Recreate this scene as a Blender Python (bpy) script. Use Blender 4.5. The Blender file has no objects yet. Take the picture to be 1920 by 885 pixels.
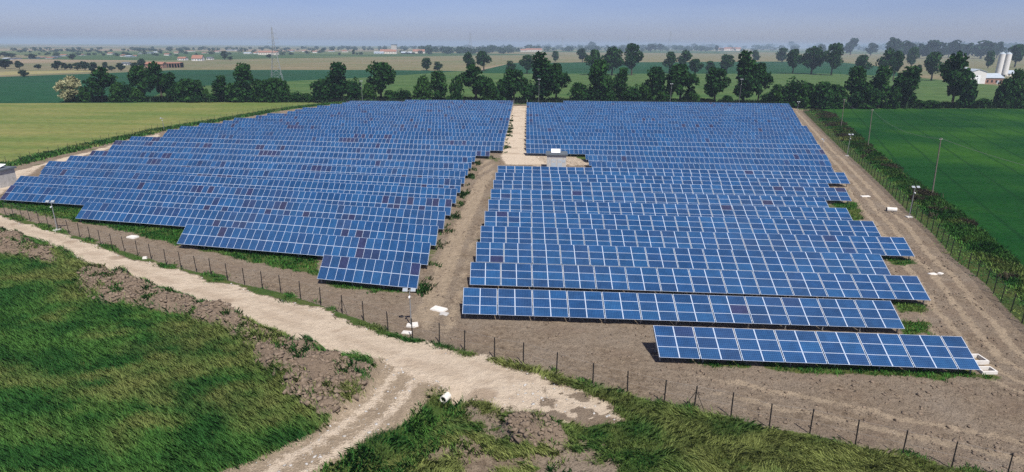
import bpy, math, random
import numpy as np
from mathutils import Matrix, Vector

random.seed(7)
RNG = np.random.default_rng(7)
S = bpy.context.scene
COL = S.collection

# ------------------------------------------------------------------ camera
F_PX, CAM_H, PITCH, ROLL = 1135.49, 24.831, 0.305862, 0.006282   # solved from the panel rows
CX, CY = 960.0, 442.5
def cam_basis():
    f = np.array([0, math.cos(PITCH), -math.sin(PITCH)])
    r = np.array([1.0, 0, 0]); u = np.cross(r, f)
    return (r*math.cos(ROLL)+u*math.sin(ROLL), -r*math.sin(ROLL)+u*math.cos(ROLL), f)
CR, CU, CF = cam_basis()
cam_d = bpy.data.cameras.new('camera')
cam = bpy.data.objects.new('camera', cam_d); COL.objects.link(cam)
cam_d.sensor_width = 36; cam_d.lens = F_PX/1920*36
cam_d.clip_start = 0.5; cam_d.clip_end = 40000
cam.matrix_world = Matrix(((CR[0], CU[0], -CF[0], 0), (CR[1], CU[1], -CF[1], 0), (CR[2], CU[2], -CF[2], CAM_H), (0, 0, 0, 1)))
S.camera = cam

# ------------------------------------------------------------------ light
SUN_EL, SUN_AZ = math.radians(57), math.radians(157)      # azimuth clockwise from +Y: behind the camera, to the right
w = bpy.data.worlds.new('World'); S.world = w; w.use_nodes = True
nt = w.node_tree; bg = nt.nodes['Background']
sky = nt.nodes.new('ShaderNodeTexSky'); sky.sky_type = 'NISHITA'; sky.sun_disc = False
sky.sun_elevation = SUN_EL; sky.sun_rotation = SUN_AZ
sky.air_density = 0.6; sky.dust_density = 0.9; sky.ozone_density = 10.0
tint = nt.nodes.new('ShaderNodeMix'); tint.data_type = 'RGBA'; tint.blend_type = 'MULTIPLY'; tint.inputs[0].default_value = 1
tint.inputs[7].default_value = (1.46, 1.09, 1.04, 1)            # milky lavender air of the day
nt.links.new(sky.outputs[0], tint.inputs[6])
tc = nt.nodes.new('ShaderNodeTexCoord'); mpw = nt.nodes.new('ShaderNodeMapping'); mpw.inputs['Scale'].default_value = (2.2, 2.2, 14)
nz = nt.nodes.new('ShaderNodeTexNoise'); nz.inputs['Scale'].default_value = 1.6; nz.inputs['Detail'].default_value = 5
rw = nt.nodes.new('ShaderNodeValToRGB'); rw.color_ramp.elements[0].position = .3; rw.color_ramp.elements[0].color = (.93, .95, .99, 1)
rw.color_ramp.elements[1].position = .7; rw.color_ramp.elements[1].color = (1.08, 1.06, 1.03, 1)
veil = nt.nodes.new('ShaderNodeMix'); veil.data_type = 'RGBA'; veil.blend_type = 'MULTIPLY'; veil.inputs[0].default_value = 1
nt.links.new(tc.outputs['Generated'], mpw.inputs[0]); nt.links.new(mpw.outputs[0], nz.inputs['Vector']); nt.links.new(nz.outputs[0], rw.inputs[0])
nt.links.new(tint.outputs[2], veil.inputs[6]); nt.links.new(rw.outputs[0], veil.inputs[7]); nt.links.new(veil.outputs[2], bg.inputs[0]); bg.inputs[1].default_value = 0.09
sl = bpy.data.lights.new('sun', 'SUN'); sl.energy = 5.0; sl.angle = math.radians(0.55); sl.color = (1.0, 0.95, 0.87)
sun = bpy.data.objects.new('sun', sl); COL.objects.link(sun)
sd = Vector((math.sin(SUN_AZ)*math.cos(SUN_EL), math.cos(SUN_AZ)*math.cos(SUN_EL), math.sin(SUN_EL)))
sun.rotation_euler = sd.to_track_quat('Z', 'Y').to_euler()
S.view_settings.view_transform = 'Standard'; S.view_settings.look = 'None'
S.view_settings.exposure = 0.25; S.view_settings.gamma = 1
S.cycles.use_denoising = False
S.cycles.max_bounces = 6; S.cycles.diffuse_bounces = 2; S.cycles.glossy_bounces = 2
S.cycles.transparent_max_bounces = 24; S.cycles.volume_bounces = 0; S.cycles.transmission_bounces = 2

# ------------------------------------------------------------------ helpers
def ray(px, py):
    return CF + CR*(px-CX)/F_PX - CU*(py-CY)/F_PX
def at(px, py, z=0.0):
    """ground point (or point at height z) seen at a pixel of the 1920x885 photograph"""
    d = ray(px, py); t = (z-CAM_H)/d[2]
    return np.array([0, 0, CAM_H]) + d*t
def ppm(p):
    """pixels per metre at a world point"""
    return F_PX/((np.asarray(p)-np.array([0, 0, CAM_H])) @ CF)
def yhor(px):
    return CY - F_PX*math.tan(PITCH) - (px-CX)*0.00628

def tag(o, label=None, cat=None, group=None, kind=None):
    if label: o['label'] = label
    if cat: o['category'] = cat
    if group: o['group'] = group
    if kind: o['kind'] = kind
    return o
def empty(name, loc, rz=0.0):
    o = bpy.data.objects.new(name, None); COL.objects.link(o)
    o.location = loc; o.rotation_euler.z = rz; o.empty_display_size = 0.3
    return o
def link(name, me, parent=None, loc=None):
    o = bpy.data.objects.new(name, me); COL.objects.link(o)
    if parent: o.parent = parent
    if loc is not None: o.location = loc
    return o

class MB:
    """collects faces of several shapes into one mesh"""
    def __init__(s): s.v = []; s.f = []; s.m = []
    def quad(s, a, b, c, d, m=0):
        n = len(s.v); s.v += [tuple(a), tuple(b), tuple(c), tuple(d)]; s.f.append((n, n+1, n+2, n+3)); s.m.append(m)
    def poly(s, pts, m=0):
        n = len(s.v); s.v += [tuple(p) for p in pts]; s.f.append(tuple(range(n, n+len(pts)))); s.m.append(m)
    def hexa(s, c, m=0):
        """c: 8 corners, bottom 4 (ccw from above) then top 4"""
        n = len(s.v); s.v += [tuple(p) for p in c]
        for q in ((0, 3, 2, 1), (4, 5, 6, 7), (0, 1, 5, 4), (1, 2, 6, 5), (2, 3, 7, 6), (3, 0, 4, 7)):
            s.f.append(tuple(n+i for i in q)); s.m.append(m)
    def box(s, x0, x1, y0, y1, z0, z1, m=0):
        s.hexa([(x0, y0, z0), (x1, y0, z0), (x1, y1, z0), (x0, y1, z0), (x0, y0, z1), (x1, y0, z1), (x1, y1, z1), (x0, y1, z1)], m)
    def bar(s, a, b, r0, r1=None, n=5, m=0, cap=True):
        a = np.array(a, float); b = np.array(b, float); r1 = r0 if r1 is None else r1
        d = b-a; d /= np.linalg.norm(d)
        h = np.array([0, 0, 1.0]) if abs(d[2]) < .9 else np.array([1.0, 0, 0])
        u = np.cross(d, h); u /= np.linalg.norm(u); v = np.cross(d, u); k = len(s.v)
        for c, r in ((a, r0), (b, r1)):
            for i in range(n):
                t = 2*math.pi*i/n; s.v.append(tuple(c+u*math.cos(t)*r+v*math.sin(t)*r))
        for i in range(n):
            j = (i+1) % n; s.f.append((k+i, k+n+i, k+n+j, k+j)); s.m.append(m)
        if cap:
            s.f.append(tuple(k+i for i in range(n))); s.m.append(m)
            s.f.append(tuple(k+n+n-1-i for i in range(n))); s.m.append(m)
    def mesh(s, name, mats, smooth=False):
        me = bpy.data.meshes.new(name); me.from_pydata(s.v, [], s.f)
        for m in (mats if isinstance(mats, (list, tuple)) else [mats]): me.materials.append(m)
        me.polygons.foreach_set('material_index', s.m)
        if smooth: me.polygons.foreach_set('use_smooth', [True]*len(s.f))
        me.update(); return me
    def build(s, name, mats, parent=None, loc=None, smooth=False):
        return link(name, s.mesh(name, mats, smooth), parent, loc)

def np_mesh(name, V, Fq, mats, n_side, attrs=None, cattr=None, mat_idx=None):
    """fast mesh from arrays of equal-sided faces"""
    me = bpy.data.meshes.new(name)
    nv, nf = len(V), len(Fq)
    me.vertices.add(nv); me.vertices.foreach_set('co', np.asarray(V, np.float32).ravel())
    me.loops.add(nf*n_side); me.loops.foreach_set('vertex_index', np.asarray(Fq, np.int32).ravel())
    me.polygons.add(nf); me.polygons.foreach_set('loop_start', np.arange(0, nf*n_side, n_side, dtype=np.int32))
    for m in (mats if isinstance(mats, (list, tuple)) else [mats]): me.materials.append(m)
    if mat_idx is not None: me.polygons.foreach_set('material_index', np.asarray(mat_idx, np.int32))
    for k, a in (attrs or {}).items():
        t = me.attributes.new(k, 'FLOAT', 'POINT'); t.data.foreach_set('value', np.asarray(a, np.float32))
    for k, a in (cattr or {}).items():
        t = me.attributes.new(k, 'FLOAT_COLOR', 'POINT'); t.data.foreach_set('color', np.asarray(a, np.float32).ravel())
    me.update(calc_edges=True); me.validate()
    return me

def vnoise(x, y, seed=0):
    xi = np.floor(x).astype(np.int64); yi = np.floor(y).astype(np.int64); fx = x-xi; fy = y-yi
    fx = fx*fx*(3-2*fx); fy = fy*fy*(3-2*fy)
    def h(a, b):
        n = (a*374761393 + b*668265263 + seed*974634777) & 0xFFFFFFFF
        n = ((n ^ (n >> 13))*1274126177) & 0xFFFFFFFF
        return ((n ^ (n >> 16)) & 0xFFFF)/65535.0
    return (h(xi, yi)*(1-fx)+h(xi+1, yi)*fx)*(1-fy) + (h(xi, yi+1)*(1-fx)+h(xi+1, yi+1)*fx)*fy
def fbm(x, y, seed=0, o=4):
    a = 0.5; t = 0; s = 0
    for i in range(o):
        t = t + a*vnoise(x*2**i, y*2**i, seed+i*17); s += a; a *= .55
    return t/s
def sdf(P, x, y):
    """signed distance to polygon P (positive inside)"""
    P = np.asarray(P)[:, :2]; n = len(P); d = np.full(x.shape, 1e9); ins = np.zeros(x.shape, bool)
    for i in range(n):
        a = P[i]; b = P[(i+1) % n]; e = b-a; L = e@e + 1e-12
        t = np.clip(((x-a[0])*e[0]+(y-a[1])*e[1])/L, 0, 1)
        d = np.minimum(d, np.hypot(x-a[0]-t*e[0], y-a[1]-t*e[1]))
        c = ((a[1] > y) != (b[1] > y)) & (x < (b[0]-a[0])*(y-a[1])/(b[1]-a[1]+1e-12)+a[0])
        ins ^= c
    return np.where(ins, d, -d)
def dline(P, x, y):
    P = np.asarray(P)[:, :2]; d = np.full(x.shape, 1e9)
    for a, b in zip(P[:-1], P[1:]):
        e = b-a; L = e@e+1e-12
        t = np.clip(((x-a[0])*e[0]+(y-a[1])*e[1])/L, 0, 1)
        d = np.minimum(d, np.hypot(x-a[0]-t*e[0], y-a[1]-t*e[1]))
    return d
def sstep(a, b, x):
    t = np.clip((x-a)/(b-a), 0, 1); return t*t*(3-2*t)
def gp(*pts): return [at(x, y) for x, y in pts]

ORD = ['first', 'second', 'third', 'fourth', 'fifth', 'sixth', 'seventh', 'eighth', 'ninth', 'tenth', 'eleventh', 'twelfth', 'thirteenth',
       'fourteenth', 'fifteenth', 'sixteenth', 'seventeenth', 'eighteenth', 'nineteenth', 'twentieth']
def ordinal(i):
    if i <= 20: return ORD[i-1]
    T = {2: ('twenty', 'twentieth'), 3: ('thirty', 'thirtieth'), 4: ('forty', 'fortieth'), 5: ('fifty', 'fiftieth'), 6: ('sixty', 'sixtieth')}[i//10]
    return T[1] if i % 10 == 0 else T[0]+'-'+ORD[i % 10-1]

# ------------------------------------------------------------------ materials
def nodes(name):
    m = bpy.data.materials.new(name); m.use_nodes = True
    return m, m.node_tree, m.node_tree.nodes['Principled BSDF']
def N(t, kind, **kw):
    n = t.nodes.new('ShaderNode'+kind)
    for k, v in kw.items(): setattr(n, k, v)
    return n
def noise(t, vec, scale, detail=4, rough=.6, out='Fac'):
    n = N(t, 'TexNoise'); n.inputs['Scale'].default_value = scale; n.inputs['Detail'].default_value = detail
    n.inputs['Roughness'].default_value = rough
    if vec is not None: t.links.new(vec, n.inputs['Vector'])
    return n.outputs[out]
def ramp(t, fac, *stops):
    r = N(t, 'ValToRGB'); e = r.color_ramp.elements
    while len(e) < len(stops): e.new(.5)
    for el, (p, c) in zip(e, stops): el.position = p; el.color = (*c, 1) if len(c) == 3 else c
    t.links.new(fac, r.inputs[0]); return r.outputs[0]
def mixc(t, fac, a, b, mode='MIX'):
    n = N(t, 'Mix', data_type='RGBA', blend_type=mode)
    for sock, v in ((n.inputs[0], fac), (n.inputs[6], a), (n.inputs[7], b)):
        if isinstance(v, (int, float)): sock.default_value = v
        elif isinstance(v, tuple): sock.default_value = (*v, 1)
        else: t.links.new(v, sock)
    return n.outputs[2]
def math_(t, op, a, b=0.5, clamp=False):
    n = N(t, 'Math', operation=op, use_clamp=clamp)
    for s_, v in ((n.inputs[0], a), (n.inputs[1], b)):
        if isinstance(v, (int, float)): s_.default_value = v
        else: t.links.new(v, s_)
    return n.outputs[0]
def coords(t, sx=1, sy=1, sz=1, rz=0, geo=True):
    g = N(t, 'NewGeometry').outputs['Position'] if geo else N(t, 'TexCoord').outputs['Object']
    mp = N(t, 'Mapping'); mp.inputs['Scale'].default_value = (sx, sy, sz); mp.inputs['Rotation'].default_value = (0, 0, rz)
    t.links.new(g, mp.inputs[0]); return mp.outputs[0]
def bump(t, bsdf, h, strength=.5, dist=.1):
    b = N(t, 'Bump'); b.inputs['Strength'].default_value = strength; b.inputs['Distance'].default_value = dist
    t.links.new(h, b.inputs['Height']); t.links.new(b.outputs[0], bsdf.inputs['Normal'])
def plain(name, c, rough=.7, var=.12, scale=3.0, metal=0.0, spec=.3):
    m, t, b = nodes(name)
    v = noise(t, coords(t, geo=False), scale, 5)
    col = mixc(t, 1.0, c, ramp(t, v, (.25, (1-var*2,)*3), (.75, (1+var,)*3)), 'MULTIPLY')
    t.links.new(col, b.inputs['Base Color']); b.inputs['Roughness'].default_value = rough
    b.inputs['Metallic'].default_value = metal; b.inputs['Specular IOR Level'].default_value = spec
    return m

def ground_mat():
    m, t, b = nodes('site_ground')
    A = lambda n: N(t, 'Attribute', attribute_name=n).outputs['Fac']
    p = coords(t); wr, wg, wd, wt = A('wr'), A('wg'), A('wd'), A('wt')
    n1 = noise(t, p, .18, 5); n2 = noise(t, p, 1.6, 6, .65); n3 = noise(t, p, 9.0, 6, .7)
    soil = mixc(t, ramp(t, n2, (.32, (0, 0, 0)), (.66, (1, 1, 1))), (.118, .087, .059), (.262, .208, .150))
    soil = mixc(t, ramp(t, n1, (.35, (0, 0, 0)), (.7, (1, 1, 1))), soil, mixc(t, n3, (.175, .140, .106), (.29, .243, .190)))
    soil = mixc(t, ramp(t, n3, (.40, (.62,)*3), (.62, (1.12,)*3)), (0, 0, 0), soil) if False else mixc(t, 1.0, soil, ramp(t, n3, (.34, (.40,)*3), (.50, (1.05,)*3)), 'MULTIPLY')  # dark specks paint the shade of cavities between clods into the soil colour
    dark = mixc(t, n3, (.115, .084, .060), (.255, .198, .148))
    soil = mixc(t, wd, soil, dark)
    rd = mixc(t, n2, (.42, .345, .258), (.66, .565, .445))
    rd = mixc(t, ramp(t, noise(t, coords(t, .35, 1.0, 1, .35), .5, 5, .6), (.5, (0, 0, 0)), (.75, (.45,)*3)), rd, (.46, .37, .285))
    rd = mixc(t, 1.0, rd, ramp(t, n3, (.3, (.74,)*3), (.6, (1.06,)*3)), 'MULTIPLY')
    rd = mixc(t, wd, rd, (.30, .23, .165))
    tn = mixc(t, noise(t, coords(t, 1, .28, 1, -.25), 1.5, 5, .6), (.20, .156, .109), (.41, .332, .240))
    tn = mixc(t, 1.0, tn, ramp(t, n3, (.3, (.75,)*3), (.62, (1.08,)*3)), 'MULTIPLY')
    gr = mixc(t, n2, (.026, .066, .014), (.085, .130, .032))
    gr = mixc(t, ramp(t, n1, (.42, (0, 0, 0)), (.72, (.8,)*3)), gr, (.125, .125, .042))
    gr = mixc(t, 1.0, gr, ramp(t, n3, (.3, (.45,)*3), (.65, (1.25,)*3)), 'MULTIPLY')
    jit = lambda w_: ramp(t, math_(t, 'ADD', w_, math_(t, 'ADD', math_(t, 'MULTIPLY', math_(t, 'SUBTRACT', n3, .5), 1.0), math_(t, 'MULTIPLY', math_(t, 'SUBTRACT', n2, .5), .9))), (.40, (0, 0, 0)), (.60, (1, 1, 1)))
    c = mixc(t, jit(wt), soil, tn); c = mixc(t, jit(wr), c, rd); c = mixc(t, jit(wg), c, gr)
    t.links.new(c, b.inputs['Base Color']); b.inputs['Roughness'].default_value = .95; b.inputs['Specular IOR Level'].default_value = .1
    bump(t, b, math_(t, 'ADD', math_(t, 'MULTIPLY', n3, .5), n2), .9, .30)
    return m
def field_mat(name, c1, c2, c3, rot=0.0, stretch=6.0, scale=.05, fine=1.2, dark=.7):
    """crop field: streaks along the drilling direction, blotches, fine mottling"""
    m, t, b = nodes(name)
    a = noise(t, coords(t, 1/stretch, 1, 1, rot), scale*3, 6, .6); c = noise(t, coords(t), scale*.6, 4, .55)
    f = noise(t, coords(t), fine, 5, .7)
    col = mixc(t, ramp(t, a, (.36, (0, 0, 0)), (.66, (1, 1, 1))), c1, c2)
    col = mixc(t, ramp(t, c, (.46, (0, 0, 0)), (.70, (.85,)*3)), col, c3)
    col = mixc(t, 1.0, col, ramp(t, f, (.3, (dark,)*3), (.68, (1.16,)*3)), 'MULTIPLY')
    t.links.new(col, b.inputs['Base Color']); b.inputs['Roughness'].default_value = .95; b.inputs['Specular IOR Level'].default_value = .08
    bump(t, b, f, .6, .25)
    return m
def wheat_mat():
    m = field_mat('wheat_crop', (.004, .044, .007), (.010, .062, .010), (.032, .105, .010), .75, 7, .05, 1.2, .55)
    t = m.node_tree; b = t.nodes['Principled BSDF']; src = b.inputs['Base Color'].links[0].from_socket
    wv = N(t, 'TexWave', wave_type='BANDS', bands_direction='X'); wv.inputs['Scale'].default_value = 1; wv.inputs['Distortion'].default_value = 1.2; wv.inputs['Detail'].default_value = 2; wv.inputs['Detail Scale'].default_value = .4
    t.links.new(coords(t, .045, .045, 1, math.radians(24)), wv.inputs['Vector'])
    c = mixc(t, ramp(t, wv.outputs['Fac'], (.965, (0, 0, 0)), (.995, (.5,)*3)), src, (.003, .026, .006))
    t.links.new(c, b.inputs['Base Color']); return m
def plain_mat():
    m, t, b = nodes('plain_fields')
    vo = N(t, 'TexVoronoi'); vo.inputs['Scale'].default_value = 1
    t.links.new(coords(t, .0016, .0030, 1, .12), vo.inputs['Vector'])
    sep = N(t, 'SeparateColor'); t.links.new(vo.outputs['Color'], sep.inputs[0])
    c = ramp(t, sep.outputs[0], (.0, (.050, .090, .034)), (.3, (.095, .125, .050)), (.55, (.17, .155, .085)), (.8, (.24, .19, .125)), (1, (.06, .10, .04)))
    c.node.color_ramp.interpolation = 'CONSTANT'
    f = noise(t, coords(t, .3, 1, 1, .1), .03, 6)
    c = mixc(t, 1.0, c, ramp(t, f, (.3, (.75,)*3), (.7, (1.15,)*3)), 'MULTIPLY')
    t.links.new(c, b.inputs['Base Color']); b.inputs['Roughness'].default_value = .95; b.inputs['Specular IOR Level'].default_value = .08
    return m
def leaf_mat(name, c1, c2, trans=.25):
    m, t, b = nodes(name)
    att = N(t, 'Attribute', attribute_name='tone').outputs['Fac']; rnd = N(t, 'ObjectInfo').outputs['Random']
    f = math_(t, 'ADD', math_(t, 'MULTIPLY', att, .7), math_(t, 'MULTIPLY', rnd, .35))
    col = mixc(t, f, c1, c2)
    t.links.new(col, b.inputs['Base Color']); b.inputs['Roughness'].default_value = .8; b.inputs['Specular IOR Level'].default_value = .04
    tr = N(t, 'BsdfTranslucent'); t.links.new(col, tr.inputs[0]); mx = N(t, 'MixShader'); mx.inputs[0].default_value = trans
    o = t.nodes['Material Output']; t.links.new(b.outputs[0], mx.inputs[1]); t.links.new(tr.outputs[0], mx.inputs[2]); t.links.new(mx.outputs[0], o.inputs[0])
    return m
def tint_mat(name, trans=.3):
    """foliage whose colour is stored per plant"""
    m, t, b = nodes(name)
    col = N(t, 'Attribute', attribute_name='tint').outputs['Color']
    t.links.new(col, b.inputs['Base Color']); b.inputs['Roughness'].default_value = .75; b.inputs['Specular IOR Level'].default_value = .12
    tr = N(t, 'BsdfTranslucent'); t.links.new(col, tr.inputs[0]); mx = N(t, 'MixShader'); mx.inputs[0].default_value = trans
    o = t.nodes['Material Output']; t.links.new(b.outputs[0], mx.inputs[1]); t.links.new(tr.outputs[0], mx.inputs[2]); t.links.new(mx.outputs[0], o.inputs[0])
    return m
def cell_mat(name, per_object):
    m, t, b = nodes(name)
    tint = N(t, 'ObjectInfo').outputs['Color'] if per_object else N(t, 'Attribute', attribute_name='tint').outputs['Color']
    uv = N(t, 'UVMap').outputs[0]
    g = N(t, 'TexBrick'); g.offset = 0; g.squash = 1
    g.inputs['Scale'].default_value = 1; g.inputs['Brick Width'].default_value = 1; g.inputs['Row Height'].default_value = 1
    g.inputs['Mortar Size'].default_value = .07; g.inputs['Mortar Smooth'].default_value = .3
    g.inputs['Color1'].default_value = (1, 1, 1, 1); g.inputs['Color2'].default_value = (.80, .86, .92, 1); g.inputs['Mortar'].default_value = (2.6, 2.2, 1.8, 1)
    t.links.new(uv, g.inputs['Vector'])
    n = noise(t, coords(t), 1.1, 3)
    col = mixc(t, 1.0, tint, g.outputs['Color'], 'MULTIPLY')
    col = mixc(t, 1.0, col, ramp(t, n, (.3, (.85,)*3), (.7, (1.15,)*3)), 'MULTIPLY')
    dust_sheen = noise(t, coords(t), .045, 4)  # broad pale patches: dust film, and a reflection gradient painted into the cell colour
    col = mixc(t, ramp(t, dust_sheen, (.45, (0, 0, 0)), (.8, (.16,)*3)), col, (.10, .12, .16))
    t.links.new(col, b.inputs['Base Color']); b.inputs['Roughness'].default_value = .22; b.inputs['IOR'].default_value = 1.45
    b.inputs['Specular IOR Level'].default_value = .45
    return m
def mesh_wire_mat(name, cover, c):
    m, t, b = nodes(name); b.inputs['Base Color'].default_value = (*c, 1); b.inputs['Roughness'].default_value = .6
    tr = N(t, 'BsdfTransparent'); mx = N(t, 'MixShader'); mx.inputs[0].default_value = cover
    o = t.nodes['Material Output']; t.links.new(tr.outputs[0], mx.inputs[1]); t.links.new(b.outputs[0], mx.inputs[2]); t.links.new(mx.outputs[0], o.inputs[0])
    return m

M = dict(
    ground=ground_mat(), plain=plain_mat(),
    alu=plain('aluminium_frame', (.48, .57, .70), .45, .05, 8, .0, .5), steel=plain('galvanised_steel', (.30, .31, .32), .5, .12, 5, .3),
    back=plain('module_backsheet', (.55, .56, .58), .7, .05),
    cell_o=cell_mat('solar_cells', True), cell_a=cell_mat('solar_cells_row', False),
    post=plain('dark_post', (.022, .020, .020), .7, .15), wire=plain('wire', (.25, .25, .25), .5), net=mesh_wire_mat('wire_netting', .045, (.10, .11, .10)),
    netg=mesh_wire_mat('green_wire_netting', .30, (.008, .034, .018)),
    conc=plain('concrete', (.46, .45, .43), .85, .15, 2.5), concw=plain('white_concrete', (.66, .64, .60), .8, .08, 3), white=plain('white_sheet', (.85, .86, .87), .45, .04),
    slate=plain('grey_roof', (.105, .125, .145), .7, .12, 2), black=plain('matt_black', (.015, .015, .015), .8),
    bark=plain('bark', (.075, .055, .040), .9, .25, 2), wood=plain('weathered_wood', (.17, .15, .125), .85, .2, 2),
    leafA=leaf_mat('leaves_dark', (.006, .034, .010), (.042, .112, .026)), leafB=leaf_mat('leaves_mid', (.010, .046, .010), (.060, .140, .030)),
    leafF=leaf_mat('leaves_far', (.010, .030, .018), (.030, .066, .034)), leafW=leaf_mat('blossom', (.030, .060, .018), (.52, .50, .30), .3),
    tint=tint_mat('grass_blades'), brick=plain('brick_wall', (.34, .20, .15), .9, .2, 1.5), tile=plain('roof_tiles', (.30, .15, .105), .85, .2, 1.2),
    plaster=plain('plaster', (.68, .62, .54), .9, .1, .8), cream=plain('white_wall', (.70, .69, .67), .8, .06, .6), shed=plain('shed_metal', (.40, .46, .52), .5, .1, .5),
    dark=plain('dark_opening', (.02, .02, .022), .6), lattice=plain('lattice_steel', (.30, .32, .34), .6, .1, 1),
    clod=plain('clod_soil', (.205, .158, .116), .95, .3, 3), glass=plain('lamp_glass', (.30, .34, .38), .2, .03),
)

# ------------------------------------------------------------------ layout of the ground, from the photograph
front_posts = [(11, 404), (26, 407), (42, 412), (57, 415), (75, 421), (92, 427), (110, 432), (130, 439), (150, 445), (170, 452), (189, 459), (211, 467), (234, 472),
    (259, 480), (284, 487), (312, 497), (340, 504), (369, 511), (396, 516), (427, 526), (459, 535), (492, 542), (527, 550), (564, 562), (602, 574), (642, 589), (682, 602),
    (728, 622), (774, 636), (824, 645), (871, 660), (927, 674), (981, 684), (1043, 704), (1111, 725), (1176, 740), (1245, 759), (1301, 769), (1370, 783), (1442, 804),
    (1518, 814), (1603, 837), (1691, 857), (1783, 881), (1885, 903)]
right_line = [(1506, 209), (1537, 240), (1580, 282), (1620, 317), (1660, 355), (1705, 400), (1740, 430), (1765, 457), (1787, 485), (1817, 507), (1850, 536), (1882, 575), (1904, 596), (1990, 680)]
left_line = [(-60, 326), (0, 312), (42, 305), (86, 293), (122, 285), (180, 271), (212, 264), (270, 252), (305, 243), (365, 234), (420, 225), (470, 216), (520, 207), (560, 202), (610, 196), (640, 193)]
field_edge = [(1532, 206), (1560, 215), (1600, 250), (1640, 285), (1700, 335), (1755, 372), (1800, 405), (1850, 450), (1920, 510), (2100, 640), (2500, 900)]
W_front = [at(*p) for p in front_posts]
W_right = [at(*p) for p in right_line]
W_left = [at(*p) for p in left_line]
W_edge = [at(*p) for p in field_edge]
corner = at(2321, 991)
w0 = W_front[0] + (W_front[0]-W_front[4])*1.2          # where the front fence meets the left one, beyond the frame
P_site = [w0] + W_front + [corner] + W_right[::-1] + gp((1480, 200), (965, 196), (640, 192)) + W_left[::-1]
P_fore = [w0] + W_front + [corner, np.array([75., 12, 0]), np.array([-85., 12, 0]), np.array([-150., 95, 0])]
P_bank = W_right + [corner, np.array([75., 20, 0])] + W_edge[::-1]
P_road = gp((-300, 350), (-120, 380), (0, 408), (60, 424), (150, 450), (250, 486), (340, 511), (440, 540), (520, 560), (600, 584), (680, 612), (760, 640), (830, 656), (900, 672), (960, 690), (1050, 718), (1110, 742),
            (1150, 768), (1172, 792), (1100, 800), (1040, 795), (975, 785), (925, 765), (890, 748), (850, 738), (800, 714), (740, 690), (690, 672), (620, 660), (550, 636), (480, 608), (400, 574), (310, 545),
            (240, 522), (178, 506), (150, 482), (110, 463), (50, 445), (0, 431), (-120, 402), (-300, 368))
P_branch = gp((640, 650), (690, 672), (702, 700), (682, 735), (640, 772), (590, 806), (520, 842), (450, 870), (400, 888), (200, 960), (480, 965), (600, 888), (620, 873), (680, 838), (740, 803), (790, 764),
              (818, 735), (850, 735), (800, 690))
P_mound = gp((145, 514), (185, 512), (240, 527), (330, 557), (420, 587), (480, 618), (560, 654), (640, 680), (692, 702), (690, 730), (650, 765), (606, 790), (582, 769), (554, 751), (538, 729), (513, 713), (490, 684), (470, 661), (450, 644), (425, 623), (375, 611), (312, 590), (262, 582), (175, 566), (148, 545))
P_mound2 = gp((-80, 432), (0, 440), (60, 456), (112, 480), (100, 496), (40, 487), (0, 480), (-80, 470))
P_mound3 = gp((948, 806), (1000, 797), (1060, 808), (1075, 838), (1020, 852), (955, 840))
P_bare3 = gp((1075, 810), (1120, 832), (1165, 868), (1190, 930), (1000, 930), (960, 860), (1020, 852))
P_bare = gp((868, 752), (930, 770), (960, 790), (950, 830), (880, 812), (862, 780))
P_bare2 = gp((800, 850), (860, 815), (940, 845), (1010, 890), (980, 930), (880, 900), (830, 885))
P_track_far = gp((962, 199), (989, 199), (986, 250), (985, 282), (1010, 296), (1030, 311), (945, 309), (938, 292), (945, 260), (955, 220))
P_pad = gp((985, 285), (1105, 288), (1110, 312), (985, 312))
P_gravel_left = gp((-150, 355), (0, 330), (60, 312), (150, 289), (250, 262), (300, 250), (300, 256), (220, 275), (130, 300), (80, 312), (30, 345), (0, 365), (-150, 395))
P_trackmid = gp((925, 300), (905, 300), (850, 420), (792, 545), (770, 600), (830, 640), (865, 600), (866, 540), (905, 400), (928, 320))
GRASS_IN = [gp((0, 376), (150, 385), (345, 432), (335, 460), (200, 425), (0, 388)), gp((330, 455), (595, 515), (600, 478), (340, 425)), gp((350, 462), (600, 495), (592, 516), (470, 490)),
    gp((1100, 282), (1060, 282), (1065, 292), (1105, 303)), gp((1555, 380), (1600, 380), (1618, 410), (1590, 414)), gp((1660, 484), (1712, 484), (1718, 495), (1672, 500)), gp((1675, 566), (1745, 570), (1750, 584), (1690, 584)),
    gp((1695, 600), (1738, 605), (1740, 625), (1700, 628)), gp((1240, 676), (1840, 700), (1868, 708), (1800, 712), (1400, 692)), gp((620, 532), (775, 545), (770, 552), (640, 540))]

# tensor grid over site and foreground, finer near the camera
xs = np.arange(-135, 150.1, .38)
ys = [14.0]
while ys[-1] < 312: ys.append(ys[-1] + (.26 if ys[-1] < 62 else .26+(ys[-1]-62)*.0085))
ys = np.array(ys)
GX, GY = np.meshgrid(xs, ys); gx, gy = GX.ravel(), GY.ravel()
nx, ny = len(xs), len(ys)
s_site, s_fore, s_bank = sdf(P_site, gx, gy), sdf(P_fore, gx, gy), sdf(P_bank, gx, gy)
inside = np.maximum(np.maximum(s_site, s_fore), s_bank)
nE = (fbm(gx*.55, gy*.55, 3)-.5)*2.2
nS = (fbm(gx*1.7, gy*1.7, 9)-.5)
def W_(P, amp=1.0, soft=.5): return sstep(-soft, soft, sdf(P, gx, gy) + nE*amp)
ax_br = dline(gp((480, 930), (560, 872), (650, 815), (725, 755), (760, 705), (770, 690)), gx, gy)
ax_rd = dline(gp((-120, 391), (0, 420), (110, 447), (220, 497), (370, 545), (520, 600), (640, 635), (770, 680), (900, 716), (1000, 748), (1090, 772)), gx, gy)
tip = np.hypot(gx-at(1130, 775)[0], gy-at(1130, 775)[1])
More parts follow.
